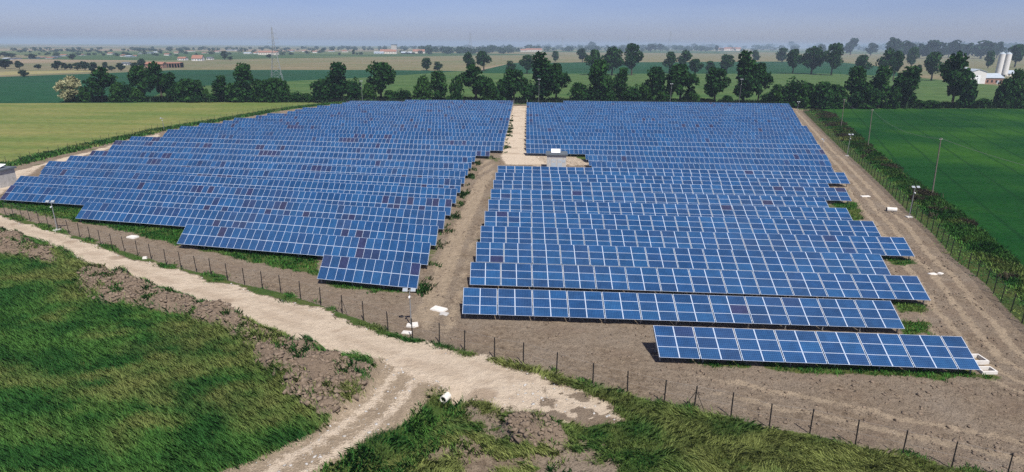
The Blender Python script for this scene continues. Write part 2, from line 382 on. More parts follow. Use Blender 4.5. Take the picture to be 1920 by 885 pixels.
wr = np.maximum.reduce([W_(P_road, .9, .9)*(1-.98*sstep(9.0, 1.5, tip)*sstep(.40, .54, fbm(gx*.8, gy*1.1, 13))), W_(P_branch, .6, .7)*(.30+.34*np.exp(-((np.abs(ax_br)-.95)/.38)**2)+.3*(fbm(gx*.5, gy*.5, 14)-.5)), .80*W_(P_track_far, .5, 1.2), .5*W_(P_pad, 2, 2), .85*W_(P_gravel_left, .8, 1.0)])
wt = np.maximum.reduce([.95*W_(P_branch, .6, .7), (.62+.3*np.sin(dline(gp((965, 300), (905, 340), (860, 430), (815, 545), (770, 640)), gx, gy)*2.6+nE*.5))*W_(P_trackmid, .8, 1.5), .6*W_(P_pad, 2, 2)])
mound = np.maximum.reduce([W_(P_mound, .8, .6), W_(P_mound2, .8, .6), W_(P_mound3, .8, .6)])
bare = np.maximum.reduce([W_(P_bare, .9, .8), .95*W_(P_bare2, 1.2, .8), W_(P_bare3, 1.0, .8)])*sstep(.34, .46, fbm(gx*.8, gy*.8, 29))
bch = W_(P_branch, .5, .5)
fore = sstep(-.2, .2, s_fore)
wg = fore*(1-np.maximum.reduce([mound*(.55+.75*sstep(.30, .44, fbm(gx*.55, gy*.55, 21))), bare, bch, sstep(.05, .5, W_(P_road, .8, .45))]))
pit = np.clip(wg, 0, 1)
d_front = dline([w0]+W_front+[corner], gx, gy)
verge = sstep(.95, .15, d_front+nE*.7)*(1-W_(P_road, .4, .4))
verge *= sstep(.38, .56, fbm(gx*.5, gy*.5, 37))
verge *= np.where((gx > -16) & (gx < 3), .15, 1.0)
wg = np.maximum(wg, .95*verge)
bankw = sstep(-.4, .4, s_bank)
wg = np.maximum(wg, bankw*(1-.6*sstep(.5, .7, fbm(gx*.25, gy*.25, 33))*sstep(1.8, 2.8, dline(W_right, gx, gy))))
d_left = dline(W_left, gx, gy); wg = np.maximum(wg, sstep(2.6, .6, d_left+nE*.6))
for P in GRASS_IN: wg = np.maximum(wg, W_(P, .9, .7))
# weeds under and between the rows
rows_zone = sstep(54, 58, gy)*sstep(1, 4, s_site)*sstep(4.5, 7, d_front)*sstep(5, 7, dline(W_right, gx, gy))
wg = np.maximum(wg, rows_zone*sstep(.5, .72, fbm(gx*.35, gy*.35, 44))*.55*(1-W_(P_trackmid, 1, 1))*(1-W_(P_track_far, .6, 1)))
wd = np.maximum(.75*mound, .55*sstep(.52, .7, fbm(gx*.22, gy*.5, 51))*sstep(0, .6, s_site)*(1-W_(P_trackmid, .6, 1)))
wg *= (1-.95*sstep(.4, .7, wr)*(1-bch*.2))
# wheel lanes along the right fence, stains on the road
d_right = dline(W_right, gx, gy); lane = sstep(9.5, 8, d_right)*sstep(1.0, 1.8, d_right)*sstep(0, .5, s_site)
wt = np.maximum(wt, lane*(.30+.55*np.sin(d_right*3.1+nE*1.2)))
d_fr2 = sstep(.8, 1.8, d_front)*sstep(8, 5, d_front)*sstep(0, .5, s_site)*sstep(8, 20, gx)
wt = np.maximum(wt, d_fr2*(.22+.48*np.sin(d_front*2.9+nE*1.5)))
for (a, b, r_) in ((30, 421, 1.0), (132, 455, .9), (222, 484, 1.1), (425, 567, .8), (905, 742, 1.2)):
    q = at(a, b); wd = np.maximum(wd, .75*sstep(1.15, .75, np.hypot(gx-q[0], (gy-q[1])*1.2)/r_+nS*.3))
wd = np.maximum(wd, (.12+.34*np.exp(-((ax_rd-.1)/.5)**2)+.34*np.exp(-((ax_rd-2.1)/.4)**2))*W_(P_road, .8, .5)*sstep(.3, .6, fbm(gx*.35, gy*.6, 59)))
wd = np.maximum(wd, .5*W_(P_road, .8, .5)*sstep(.62, .75, fbm(gx*.5, gy*.9, 58)))
# relief
gz = np.full(gx.shape, .05)
gz += mound*(.55+1.3*fbm(gx*.5, gy*.5, 61)**1.5 + .55*(fbm(gx*1.3, gy*1.3, 66)-.45))
soilw = (1-wr)*(1-wg)*sstep(0, .5, s_site)
gz += soilw*(.16*(fbm(gx*1.2, gy*1.2, 71)-.5)+.14*np.maximum(0, fbm(gx*2.6, gy*2.6, 77)-.52)*2)*sstep(120, 60, gy)
gz += pit*.35*(fbm(gx*.16, gy*.16, 81)-.5)*fore
# ditch beside the culvert and along the right bank
cul = at(836, 741)
gz -= 1.1*np.exp(-(dline(gp((838, 745), (800, 790), (740, 845), (640, 915)), gx, gy)/1.3)**2)*fore*(1-bch)
gz -= .06*bankw*np.exp(-((s_bank-1.8)/1.4)**2)
gz += .06*(1-wr)*nS*sstep(150, 60, gy)
ruts = np.abs(np.sin(dline(gp((610, 905), (720, 800), (790, 745), (830, 700)), gx, gy)*2.2))
gz -= bch*.05*ruts
gz += W_(P_road, .2, 1.2)*.06
V = np.stack([gx, gy, gz], 1)
# faces split by what covers them
i, j = np.meshgrid(np.arange(nx-1), np.arange(ny-1)); i, j = i.ravel(), j.ravel()
Fq = np.stack([j*nx+i, j*nx+i+1, (j+1)*nx+i+1, (j+1)*nx+i], 1)
ins = (inside[Fq].max(1) > -.3)
mr, mg = wr[Fq].mean(1), wg[Fq].mean(1)
bchf = bch[Fq].mean(1); sit = s_site[Fq].mean(1); mdf = mound[Fq].mean(1)
cls = np.full(len(Fq), 1)                                     # 1 bare soil of the site
cls[mdf > .5] = 2
cls[(mr > .5)] = 0
cls[(bchf > .5)] = 3
cls[(W_(P_road, .9, .9)[Fq].mean(1) > .5)] = 0
cls[(mg > .5)] = 4
cls[(cls == 1) & (sit < 0)] = 5
names = {0: ('gravel_road', 'pale crushed stone road and track outside and between the panel rows', 'road'),
         1: ('bare_soil', 'brown bare earth around the panel rows inside the fence', 'soil'),
         2: ('soil_mound', 'low heaps of dug brown earth beside the pale road', 'mound'),
         3: ('dirt_track', 'rutted dirt track branching off the pale road towards the viewer', 'path'),
         4: ('grass_ground', 'rough green ground under the long grass', 'ground'),
         5: ('bare_verge', 'bare trodden earth outside the fence', 'ground')}
for k, (nm, lb, ct) in names.items():
    sel = Fq[ins & (cls == k)]
    if not len(sel): continue
    u, inv = np.unique(sel, return_inverse=True)
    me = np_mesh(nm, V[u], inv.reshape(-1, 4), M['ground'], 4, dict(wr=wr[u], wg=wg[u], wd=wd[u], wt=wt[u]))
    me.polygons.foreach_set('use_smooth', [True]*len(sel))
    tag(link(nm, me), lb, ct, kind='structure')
def gheight(x, y):
    fi = np.clip(np.searchsorted(xs, x)-1, 0, nx-2); fj = np.clip(np.searchsorted(ys, y)-1, 0, ny-2)
    a = (x-xs[fi])/(xs[fi+1]-xs[fi]); b = (y-ys[fj])/(ys[fj+1]-ys[fj]); Z = gz.reshape(ny, nx)
    return (Z[fj, fi]*(1-a)+Z[fj, fi+1]*a)*(1-b)+(Z[fj+1, fi]*(1-a)+Z[fj+1, fi+1]*a)*b
def gsample(A, x, y):
    fi = np.clip(np.round((x-xs[0])/.38).astype(int), 0, nx-1); fj = np.clip(np.searchsorted(ys, y), 0, ny-1)
    return A.reshape(ny, nx)[fj, fi]

# ------------------------------------------------------------------ plain and crop fields
mb = MB(); R_ = 9000
hx0, hx1, hy0, hy1 = -24, 24, 23, 50                       # the sculpted foreground stands in this opening
for a, b, c, d in ((-R_, R_, hy1, R_), (-R_, R_, -R_, hy0), (-R_, hx0, hy0, hy1), (hx1, R_, hy0, hy1)):
    mb.quad((a, c, -.06), (b, c, -.06), (b, d, -.06), (a, d, -.06))
tag(mb.build('ground', M['plain']), 'flat farmland plain reaching to the horizon', 'ground', kind='structure')
FZ = [-.05]
def field(name, label, mat, *px, extra=None):
    FZ[0] += .004
    pts = [at(x, max(y, yhor(x)+4)) for x, y in px]
    if extra: pts = pts+extra
    for p in pts: p[2] = FZ[0]
    m = MB(); m.poly(pts)
    o = m.build(name, mat); tag(o, label, 'field', kind='structure'); return o
field('stubble_field', 'wide tan field across the middle distance', field_mat('tan_crop', (.150, .148, .076), (.205, .168, .102), (.120, .148, .066), .05, 8, .012, .1),
      (330, 131), (480, 110), (900, 104), (1500, 100), (1920, 103), (2400, 112), (2400, 175), (1920, 165), (1700, 143), (1660, 125), (1560, 115), (960, 118), (870, 133))
field('stubble_field', 'greyish tan field beyond the dark green field on the left', field_mat('tan_crop_left', (.145, .148, .080), (.195, .165, .105), (.105, .140, .062), .0, 8, .012, .1),
      (-400, 152), (0, 143), (200, 137), (330, 131), (420, 125), (480, 110), (330, 113), (0, 119), (-400, 126))
field('pale_crop_strip', 'narrow pale yellow strip beyond the dark green field on the left', field_mat('pale_strip', (.25, .23, .10), (.29, .26, .13), (.22, .2, .1), 0, 8, .02, .2),
      (-300, 147), (0, 141), (190, 134), (200, 131), (0, 134), (-300, 138))
field('green_field', 'dark green crop field behind the left part of the hedgerow', field_mat('dark_crop', (.011, .056, .026), (.016, .070, .030), (.016, .050, .022), .05, 10, .012, .15),
      (-500, 158), (0, 144), (200, 137), (330, 131), (700, 131), (870, 133), (690, 145), (540, 152), (380, 161), (330, 164), (250, 195), (-500, 205))
field('green_field', 'light green field with pale streaks right behind the hedgerow', field_mat('light_crop', (.050, .108, .030), (.090, .140, .044), (.072, .122, .038), .05, 11, .02, .15, .6),
      (250, 195), (330, 164), (380, 161), (540, 152), (690, 145), (870, 133), (960, 136), (1560, 137), (1700, 144), (1920, 166), (2400, 185), (2400, 215), (1500, 205), (600, 194))
field('green_field', 'dark green band of crop behind the scattered trees in the middle', field_mat('dark_band', (.010, .056, .020), (.017, .070, .028), (.014, .050, .018), .02, 10, .014, .15),
      (880, 137), (960, 118), (1100, 117), (1560, 115), (1660, 126), (1700, 144), (1560, 138), (1100, 138))
field('hay_field', 'yellowish green hay field left of the panels', field_mat('hay_crop', (.115, .158, .042), (.205, .200, .070), (.085, .145, .036), -.10, 7, .04, .5, .7),
      (-700, 205), (0, 193.5), (300, 192.5), (640, 191.5), (610, 194), (560, 200), (470, 213), (365, 231), (300, 241), (180, 268), (86, 290), (0, 309), (-60, 322), (-300, 385), (-700, 430))
field('wheat_field', 'deep green wheat field right of the fence', wheat_mat(),
      *([(1532, 205)]+field_edge[1:]), (3200, 900), (2800, 225), (1920, 204), (1560, 203.5))

# ------------------------------------------------------------------ solar rows
T_ = .5469; ZB = .75
BLUES = np.array([[.011, .046, .134], [.010, .041, .118], [.012, .055, .152], [.015, .040, .108], [.015, .066, .172]])
PURP = np.array([[.021, .026, .066], [.019, .027, .076], [.016, .032, .088]])
def row_tints(nc, nr, seed, purple):
    r = np.random.default_rng(seed); out = np.zeros((nc, nr, 3))
    for b in range(nr):
        run = np.repeat(r.random(nc//4+2), 4)[:nc]; mask = vnoise(np.arange(nc)*.16+seed*3.7, np.full(nc, b*.7+seed*1.3), 5)
        for a in range(nc):
            c = BLUES[int(run[a]*3)]*(.55)+BLUES[r.integers(0, 5)]*.45
            if mask[a] > .66 and r.random() < purple: c = PURP[r.integers(0, 3)]
            elif r.random() < purple*.10: c = c*.5+PURP[r.integers(0, 3)]*.5
            out[a, b] = c*(.92+.16*r.random())
    return out
def module_mesh(nm, e, m, n, w_, h_, kx, ky, fx=.05, fy=.04, th=.04):
    """one framed module, its origin at its lower left corner; e, m the directions along and up the row"""
    P = lambda u, v, k=0: tuple(e*u+m*v+n*k)
    mbq = MB(); g = .008
    o = [P(g, g), P(w_-g, g), P(w_-g, h_-g), P(g, h_-g)]; q = [P(fx, fy), P(w_-fx, fy), P(w_-fx, h_-fy), P(fx, h_-fy)]
    for a in range(4): b = (a+1) % 4; mbq.quad(o[a], o[b], q[b], q[a], 0)
    mbq.quad(*q, 1)
    l = [P(g, g, -th), P(w_-g, g, -th), P(w_-g, h_-g, -th), P(g, h_-g, -th)]
    for a in range(4): b = (a+1) % 4; mbq.quad(l[a], l[b], o[b], o[a], 0)
    mbq.quad(l[3], l[2], l[1], l[0], 2)
    me = mbq.mesh(nm, [M['alu'], M['cell_o'], M['back']])
    uvl = me.uv_layers.new(name='UVMap')
    for pl in me.polygons:
        if pl.material_index == 1:
            for k, li in enumerate(pl.loop_indices): uvl.data[li].uv = ((0, 0), (kx, 0), (kx, ky), (0, ky))[k]
    return me
def make_row(idx, blk, TL, TR, az, kind, parts, label, purple):
    land = kind == 'land'
    L = 3.04 if land else 3.34; w_ = 1.67 if land else 1.01; nr = 3 if land else 2; h_ = L/nr
    zt = ZB+L*math.sin(T_)
    A = at(*TL, zt); B = at(*TR, zt); e = (B-A); e[2] = 0; ln = np.linalg.norm(e); e /= ln
    nc = max(1, round(ln/w_)); w_ = ln/nc
    m = np.array([math.sin(az)*math.cos(T_), math.cos(az)*math.cos(T_), math.sin(T_)])
    n = np.cross(e, m); n /= np.linalg.norm(n)
    A0 = A - m*L                                    # lower left corner
    mid = A0 + e*ln/2; org = np.array([mid[0], mid[1], 0.0])
    root = empty('solar_panel_row', org)
    tag(root, label, 'solar panels', 'rows of solar panels %s the central track' % ('right of' if blk == 'R' else 'left of'))
    loc = lambda u, v, k=0: A0 + e*u + m*v + n*k - org
    tints = row_tints(nc, nr, idx*13+(1 if blk == 'R' else 500), purple)
    order = []
    cxm = np.array([0, 0, CAM_H])
    for a in range(nc):
        for b in range(nr):
            order.append((np.linalg.norm(A0+e*(a+.5)*w_+m*(b+.5)*h_-cxm), a, b))
    order.sort()
    own = set((a, b) for _, a, b in order[:100]) if parts else set()
    if own:
        me = module_mesh('solar_module', e, m, n, w_-(.035 if land else 0), h_, *((10, 6) if land else (6, 10)), fx=.042 if land else .024, fy=.026 if land else .034)
        for a, b in sorted(own):
            o = link('solar_module', me, root, loc(a*w_+(.035 if land and a % 2 == 0 else 0), b*h_)); o.color = (*tints[a, b], 1)
    rest = [(a, b) for a in range(nc) for b in range(nr) if (a, b) not in own]
    if rest:
        vs, fs, mi, tn = [], [], [], []
        g, fx, fy = .008, (.044 if land else .024), (.028 if land else .032)
        for a, b in rest:
            for (u0, u1, v0, v1, k, mat) in ((g, w_-g, g, h_-g, -.006, 0), (fx, w_-fx, fy, h_-fy, 0, 1), (w_-g, g, g, h_-g, -.04, 2)):
                s0 = len(vs)
                vs += [loc(a*w_+u0, b*h_+v0, k), loc(a*w_+u1, b*h_+v0, k), loc(a*w_+u1, b*h_+v1, k), loc(a*w_+u0, b*h_+v1, k)]
                fs.append((s0, s0+1, s0+2, s0+3)); mi.append(mat); tn += [(*tints[a, b], 1)]*4
        me = np_mesh('module_field', np.array(vs), np.array(fs), [M['alu'], M['cell_a'], M['back']], 4, None, dict(tint=np.array(tn)), mi)
        uvl = me.uv_layers.new(name='UVMap')
        uvs = np.tile(np.array([[0, 0], [10, 0], [10, 6], [0, 6]] if land else [[0, 0], [6, 0], [6, 10], [0, 10]], np.float32), (len(fs), 1))
        uvl.data.foreach_set('uv', uvs.ravel())
        o = link('module_field', me, root); o['kind'] = 'stuff'
    # carrying frame: purlins, sloping rafters; posts
    fr = MB()
    def beam(p, q, hw, hd):
        d = (q-p)/np.linalg.norm(q-p); s_ = np.cross(d, n); s_ /= np.linalg.norm(s_)
        c = [p-s_*hw-n*hd, p+s_*hw-n*hd, q+s_*hw-n*hd, q-s_*hw-n*hd, p-s_*hw, p+s_*hw, q+s_*hw, q-s_*hw]
        fr.hexa(c)
    for v in (.35, L*.5, L-.35): beam(loc(.02, v, -.042), loc(ln-.02, v, -.042), .03, .07)
    step = 3.34; k = max(1, round(ln/step)); us = [.25+(ln-.5)*q/k for q in range(k+1)]
    for u in [.05]+us[1:-1]+[ln-.05]: beam(loc(u, .03, -.114), loc(u, L-.03, -.114), .04, .10)
    fr.build('support_frame', M['steel'], root)
    pm = {}
    for q, u in enumerate(us):
        for v in (.62, L-.75):
            top = loc(u, v, -.2)
            if parts and idx < 4:
                o = MB(); o.box(-.05, .05, -.04, .04, 0, top[2]-.05); o.build('post', M['steel'], root, (top[0], top[1], .0))
            else:
                pm.setdefault('x', MB()).box(top[0]-.05, top[0]+.05, top[1]-.04, top[1]+.04, -.02, top[2]-.05)
    if 'x' in pm: pm['x'].build('post_line', M['steel'], root)
    return root, e, m, n, A0, ln, L

AZR, AZL = -.0208, .0209
RN = [((1224, 610), (1803, 631)), ((868.5, 539), (1670.5, 564)), ((882, 491.3), (1720, 517.6)), ((893, 453.5), (1650.5, 476.3)), ((901, 423.3), (1695, 445)), ((908.6, 395.6), (1637, 414.5)),
      ((915.5, 373.9), (1587.5, 390)), ((920, 354.2), (1545.5, 369.5)), ((924.7, 337.3), (1584, 352.2)), ((928.8, 323.3), (1548, 336.6)), ((933, 310.6), (1582.7, 323.3))]
RM = [((1108, 302.7), (1557, 312)), ((1102, 291), (1553.5, 301.4)), ((1096, 280.5), (1549.5, 290.6))]
rx = [1543, 1536, 1529.5, 1525, 1521, 1516, 1512.5, 1501, 1498.5, 1496, 1493, 1490.5, 1488, 1486, 1483.5, 1481, 1479]
RF = [((986+.1*k if k < 16 else 1056, 83.8+1/(.005385+.000259*k)), (rx[k], 80.5+1/(.005013+.000238*k))) for k in range(17)]
lt = [(607.5, 477.5), (350, 420), (162, 378), (21, 346.8), (38.6, 329.2), (84, 315.3), (92.2, 301.4), (132, 291.4), (173.4, 281.9), (210, 272.1), (216.8, 262.9), (246.6, 255.4), (309, 249.3), (315, 242.2),
      (339.3, 236.2), (375.3, 230.3), (419.3, 225.6), (439.7, 220.6), (481, 216.2), (501.7, 212.1), (539.7, 208.3), (553.9, 204.8), (568, 201.3), (595.3, 197.6), (619.7, 194.6), (642, 192.2), (650, 190.3), (656, 188.8), (760, 187)]
lrt = [(789, 493.6), (807.5, 455.2), (822, 423.5), (835.6, 396.3), (847.8, 373.6), (857.3, 353.6), (865.4, 335.9), (872.9, 320.7), (879, 306.8), (885.5, 295), (892.1, 284.1), (919.2, 274.6)]
lrx = [943.7, 945.8, 947, 949, 950.5, 952.5, 953.5, 954.5, 955.5, 956.5, 957.3, 958.1, 959, 959.8, 960.5, 961.2, 962]
lrt += [(lrx[k], 84+1/(.005507+.000255*k)) for k in range(17)]
ROWS = {}
allR = [(a, b, 'land') for a, b in RN]+[(a, b, 'port') for a, b in RM+RF]
for k, (a, b, kd) in enumerate(allR):
    pre = 'row of three-high blue solar modules' if kd == 'land' else 'row of two-high blue solar modules'
    lb = pre+', %s from the front, right of the central track' % ordinal(k+1)
    if k == 0: lb = 'short foremost row of fifteen by three blue solar modules standing alone at right'
    ROWS['R', k] = make_row(k, 'R', a, b, AZR, kd, k < 11, lb, .06)
for k, (a, b) in enumerate(zip(lt, lrt)):
    lb = 'row of two-high blue solar modules, %s from the front, left of the central track' % ordinal(k+1)
    if k == 0: lb = 'short foremost row of eleven by two modules, some purple, left of the central track'
    ROWS['L', k] = make_row(k, 'L', a, b, AZL, 'port', k < 11, lb, .32 if k < 16 else .2)

# ------------------------------------------------------------------ fences
def along(P, step):
    P = [np.array(p) for p in P]; out = []; acc = 0.0; nxt = 0.0
    for a, b in zip(P[:-1], P[1:]):
        L = np.linalg.norm(b-a)
        while nxt <= acc+L:
            out.append(a+(b-a)*(nxt-acc)/L); nxt += step
        acc += L
    return out
def fence(name, label, pts, h, net, braced=(), r=.05, lean=0.0):
    o0 = pts[len(pts)//2].copy(); o0[2] = 0
    root = empty(name, o0); tag(root, label, 'fence')
    tops = []; extra = None
    for k, p in enumerate(pts):
        z = gheight(p[0], p[1]); q = np.array([p[0], p[1], z])
        top = np.array([random.uniform(-1, 1)*lean, random.uniform(-1, 1)*lean, h]); tops.append(q-o0+top)
        m = MB(); m.bar((0, 0, -.1), top, r, r, 4)
        if k in braced:
            d = pts[min(k+1, len(pts)-1)]-pts[max(k-1, 0)]; d /= np.linalg.norm(d)
            for s_ in (-1, 1): m.bar(top*.78, np.array([d[0]*s_*.75, d[1]*s_*.75, -.05]), .022, .022, 4)
        if k < 100 : m.build('post', M['post'], root, q-o0)
        else:
            if extra is None: extra = MB()
            extra.bar(q-o0, q-o0+top, r, r, 4)
    if extra: extra.build('post_run', M['post'], root)['kind'] = 'stuff'
    wv = MB(); nv = MB()
    for k, (a, b) in enumerate(zip(tops[:-1], tops[1:])):
        ga = pts[k]-o0; gb = pts[k+1]-o0
        for fz in (.02, .5, .97):
            wv.bar(a*fz+np.array([ga[0], ga[1], .05])*(1-fz), b*fz+np.array([gb[0], gb[1], .05])*(1-fz), .004, .004, 3, cap=False)
        nv.quad((ga[0], ga[1], .08), (gb[0], gb[1], .08), (b[0], b[1], b[2]-.04), (a[0], a[1], a[2]-.04))
    wv.build('tension_wires', M['wire'], root); nv.build('wire_netting', net, root)
    return root
fence('wire_fence', 'wire fence on thin dark posts between the pale road and the panels', W_front, 1.95, M['net'], braced=(25, 37), lean=.06)
rp = along(W_right[::-1], 2.6)
fence('wire_fence', 'long wire fence along the weedy bank beside the green wheat field', rp, 2.0, M['netg'], r=.06, lean=.04)
fence('wire_fence', 'wire fence between the hay field and the left panel rows', along(W_left, 3.0), 1.9, M['net'], r=.045, lean=.05)
back = along(gp((1506, 209), (1480, 199), (1250, 197), (992, 196.5)), 3.0)
fence('wire_fence', 'wire fence behind the far end of the right panel rows', back, 1.9, M['net'], r=.045)
back2 = along(gp((960, 196.5), (800, 195), (640, 193)), 3.0)
fence('wire_fence', 'wire fence behind the far end of the left panel rows', back2, 1.9, M['net'], r=.045)
ga, gb = at(963, 198), at(989, 198)
g = empty('metal_gate', (ga+gb)/2); tag(g, 'dark double gate closing the far end of the pale central track', 'gate')
gw = np.linalg.norm(gb-ga)/2-.1
for s_ in (-1, 1):
    m = MB(); m.box(s_*gw-.09, s_*gw+.09, -.09, .09, 0, 2.5); m.build('gate_post', M['steel'], g)
    lf = MB(); x0, x1 = (s_*.06, s_*(gw-.14)) if s_ > 0 else (s_*(gw-.14), s_*.06)
    for z in (.15, 1.1, 2.1): lf.box(x0, x1, -.03, .03, z, z+.07)
    q = x0
    while q < x1: lf.box(q, q+.03, -.018, .018, .22, 2.1); q += .22
    for q in (x0, x1-.07): lf.box(q, q+.07, -.034, .034, .15, 2.2)
    lf.build('gate_leaf', M['post'], g)

# ------------------------------------------------------------------ lamp masts, cabins, slabs and other small things of the site
def mast(px, base, top, label, heads=2, slab=True, face=0.0):
    p = at(px, base); p[2] = gheight(p[0], p[1]); s = ppm(p); h = (base-top)/s/math.cos(PITCH*.9)
    g = empty('light_mast', p, face); tag(g, label, 'lamp mast', 'camera and light masts round the panel field')
    m = MB(); m.bar((0, 0, 0), (0, 0, h), .065, .045, 8); m.build('pole', M['steel'], g)
    if slab: m = MB(); m.box(-.4, .4, -.32, .32, -.05, .13); m.build('base_slab', M['concw'], g)
    m = MB(); m.box(-.55, .55, -.03, .03, h-.16, h-.09); m.build('crossarm', M['steel'], g)
    for k in range(heads):
        x = (-.36, .36, 0)[k]
        m = MB(); c = math.cos(.7); s2 = math.sin(.7)
        def pt(u, v, w2): return (x+u, -.12+v*c-w2*s2, h-.02+v*s2+w2*c)
        m.hexa([pt(-.2, -.14, -.07), pt(.2, -.14, -.07), pt(.2, .14, -.07), pt(-.2, .14, -.07), pt(-.23, -.18, .07), pt(.23, -.18, .07), pt(.23, .18, .07), pt(-.23, .18, .07)])
        fl = m.build('floodlight', M['steel'], g)
        m = MB(); m.quad(pt(-.2, -.15, .074), pt(.2, -.15, .074), pt(.2, .15, .074), pt(-.2, .15, .074)); m.build('lens', M['glass'], fl)
    m = MB(); m.box(-.07, .07, -.32, -.06, h*.8, h*.8+.12); m.build('camera_box', M['white'], g)
    return g
mast(108, 433, 379, 'grey mast with twin floodlights inside the fence, before the left rows')
mast(771, 612, 541, 'grey mast with twin floodlights at the mouth of the central track, foremost of all masts')
mast(1704, 408, 352, 'grey mast with camera heads on a white slab beside the right fence')
mast(1588, 293, 254, 'tall thin grey mast beside the far half of the right fence')
mast(1495, 207, 192, 'short thin mast at the far right corner of the panel field', slab=False)
mast(1010, 197, 152, 'thin mast with round head just right of the far gate', slab=False)
mast(680, 195, 155, 'thin mast before the hedgerow behind the left rows', slab=False)
mast(1256, 197, 160, 'thin mast before the misty trees behind the right rows', slab=False)
mast(1385, 199, 152, 'thin mast before the tall twin trees behind the right rows', slab=False)
mast(308, 245, 223, 'small mast beside the hay field fence, left of the rows', slab=False, heads=1)
mast(1541, 281, 262, 'short mast at the right end of the far rows', slab=False, heads=1)

def cabin(px, base, wpx, h, depth, rz, label, hatch):
    p = at(px, base); p[2] = .03; wd_ = wpx/ppm(p)
    g = empty('transformer_cabin', p, rz); tag(g, label, 'cabin')
    hw = wd_/2; m = MB(); m.box(-hw, hw, 0, depth, 0, h); m.build('wall', M['conc'], g)
    m = MB(); o_ = .28; m.hexa([(-hw-o_, -o_, h), (hw+o_, -o_, h), (hw+o_, depth+o_, h), (-hw-o_, depth+o_, h), (-hw-o_, -o_, h+.22), (hw+o_, -o_, h+.22), (hw+o_, depth+o_, h+.30), (-hw-o_, depth+o_, h+.30)])
    m.build('roof', M['slate'], g)
    m = MB(); x0, x1, y0, y1, z = hatch
    m.hexa([(x0, y0, h+z), (x1, y0, h+z), (x1, y1, h+z+.5), (x0, y1, h+z+.5), (x0, y0, h+z+.06), (x1, y0, h+z+.06), (x1, y1, h+z+.56), (x0, y1, h+z+.56)]); m.build('roof_panel', M['white'], g)
    m = MB()
    for x in (x0+.15, x1-.15): m.bar((x, y1-.1, h+.25), (x, y1-.1, h+z+.48), .03, .03, 4)
    m.build('panel_legs', M['steel'], g)
    for x in (-hw*.55, hw*.1):
        m = MB(); m.box(x, x+.95, -.03, -.003, .1, 2.1); d = m.build('door', M['shed'], g)
        m = MB(); m.box(x+.12, x+.83, -.036, -.032, 1.4, 1.9); m.build('louvre', M['conc'], d)
    m = MB(); m.box(hw*.6, hw*.9, -.02, -.003, 1.5, 2.0); m.build('vent', M['shed'], g)
    return g
cabin(1043, 318, 36, 3.0, 3.2, -.06, 'pale concrete transformer cabin with dark flat roof beside the central track', (-1.15, .75, .9, 2.6, .35))
cabin(-24, 352, 62, 3.0, 3.2, -.18, 'pale concrete cabin cut by the left edge of the photo, left of the rows', (-.2, 2.2, .8, 2.5, .3))

def slab(px, py, lx, ly, h, rz, label, mat='concw', name='concrete_slab', cat='slab', group=None):
    p = at(px, py); p[2] = gheight(p[0], p[1])-.02
    m = MB(); hx, hy = lx/2, ly/2; c = min(.05, h*.3)
    m.hexa([(-hx, -hy, 0), (hx, -hy, 0), (hx, hy, 0), (-hx, hy, 0), (-hx+c, -hy+c, h), (hx-c, -hy+c, h), (hx-c, hy-c, h+.01), (-hx+c, hy-c, h)])
    o = m.build(name, M[mat], None, p); o.rotation_euler.z = rz; tag(o, label, cat, group)
slab(823, 582, 1.5, .95, .16, -.5, 'bright white slab lying on soil beside the second row right of the track')
slab(833, 591, .8, .6, .10, -.3, 'pale grey slab touching the bright white slab on the track', 'conc')
slab(777, 611, .75, .7, .22, .2, 'small white block right of the foremost mast base')
slab(763, 625, .9, .55, .12, -.2, 'white slab lying close inside the wire fence by the road')
slab(249, 446, 1.3, .9, .2, -.3, 'white slab on bare earth before the second row left of the track')
slab(272, 486, .5, .4, .25, .3, 'small white lump at the foot of the fence beside the road')
slab(1622, 369, 1.6, .7, .14, .1, 'white scrap board lying in the right soil strip, beyond the white drum')
slab(1748, 515, .9, .5, .1, .2, 'thin white scrap left of two on the right soil strip')
slab(1763, 514, .6, .5, .14, .6, 'small white scrap right of two on the right soil strip')
slab(996, 287, 2.0, .9, .15, .1, 'pale flat slab left of the transformer cabin', 'conc')
# white drum
p = at(1671, 397); p[2] = gheight(p[0], p[1])+.32
g = empty('white_drum', p, -.25); tag(g, 'white drum lying on its side on the right soil strip', 'drum')
m = MB(); m.bar((-.7, 0, 0), (.7, 0, 0), .36, .36, 16); m.build('shell', M['concw'], g, smooth=False)
m = MB(); m.bar((-.704, 0, 0), (-.702, 0, 0), .29, .29, 16); m.build('end_cap', M['black'], g)
# cable pit frames behind the end of the foremost row
def pit(px, py, a, b, h, rz, label):
    p = at(px, py); p[2] = gheight(p[0], p[1])-.03; t_ = .13
    g = empty('concrete_pit_ring', p, rz); tag(g, label, 'pit ring', 'square pit rings at the end of the foremost row')
    for nm, bx in (('side_wall', (-a, a, -b, -b+t_)), ('side_wall', (-a, a, b-t_, b)), ('end_wall', (-a, -a+t_, -b+t_, b-t_)), ('end_wall', (a-t_, a, -b+t_, b-t_))):
        m = MB(); m.box(*bx, 0, h); m.build(nm, M['concw'], g)
pit(1828, 678, .66, .62, .34, .02, 'square white concrete pit ring, the one farther from the fence, by the foremost row')
pit(1848, 698, .62, .42, .30, .02, 'lower white concrete pit ring, nearer of two, beside the foremost row end')
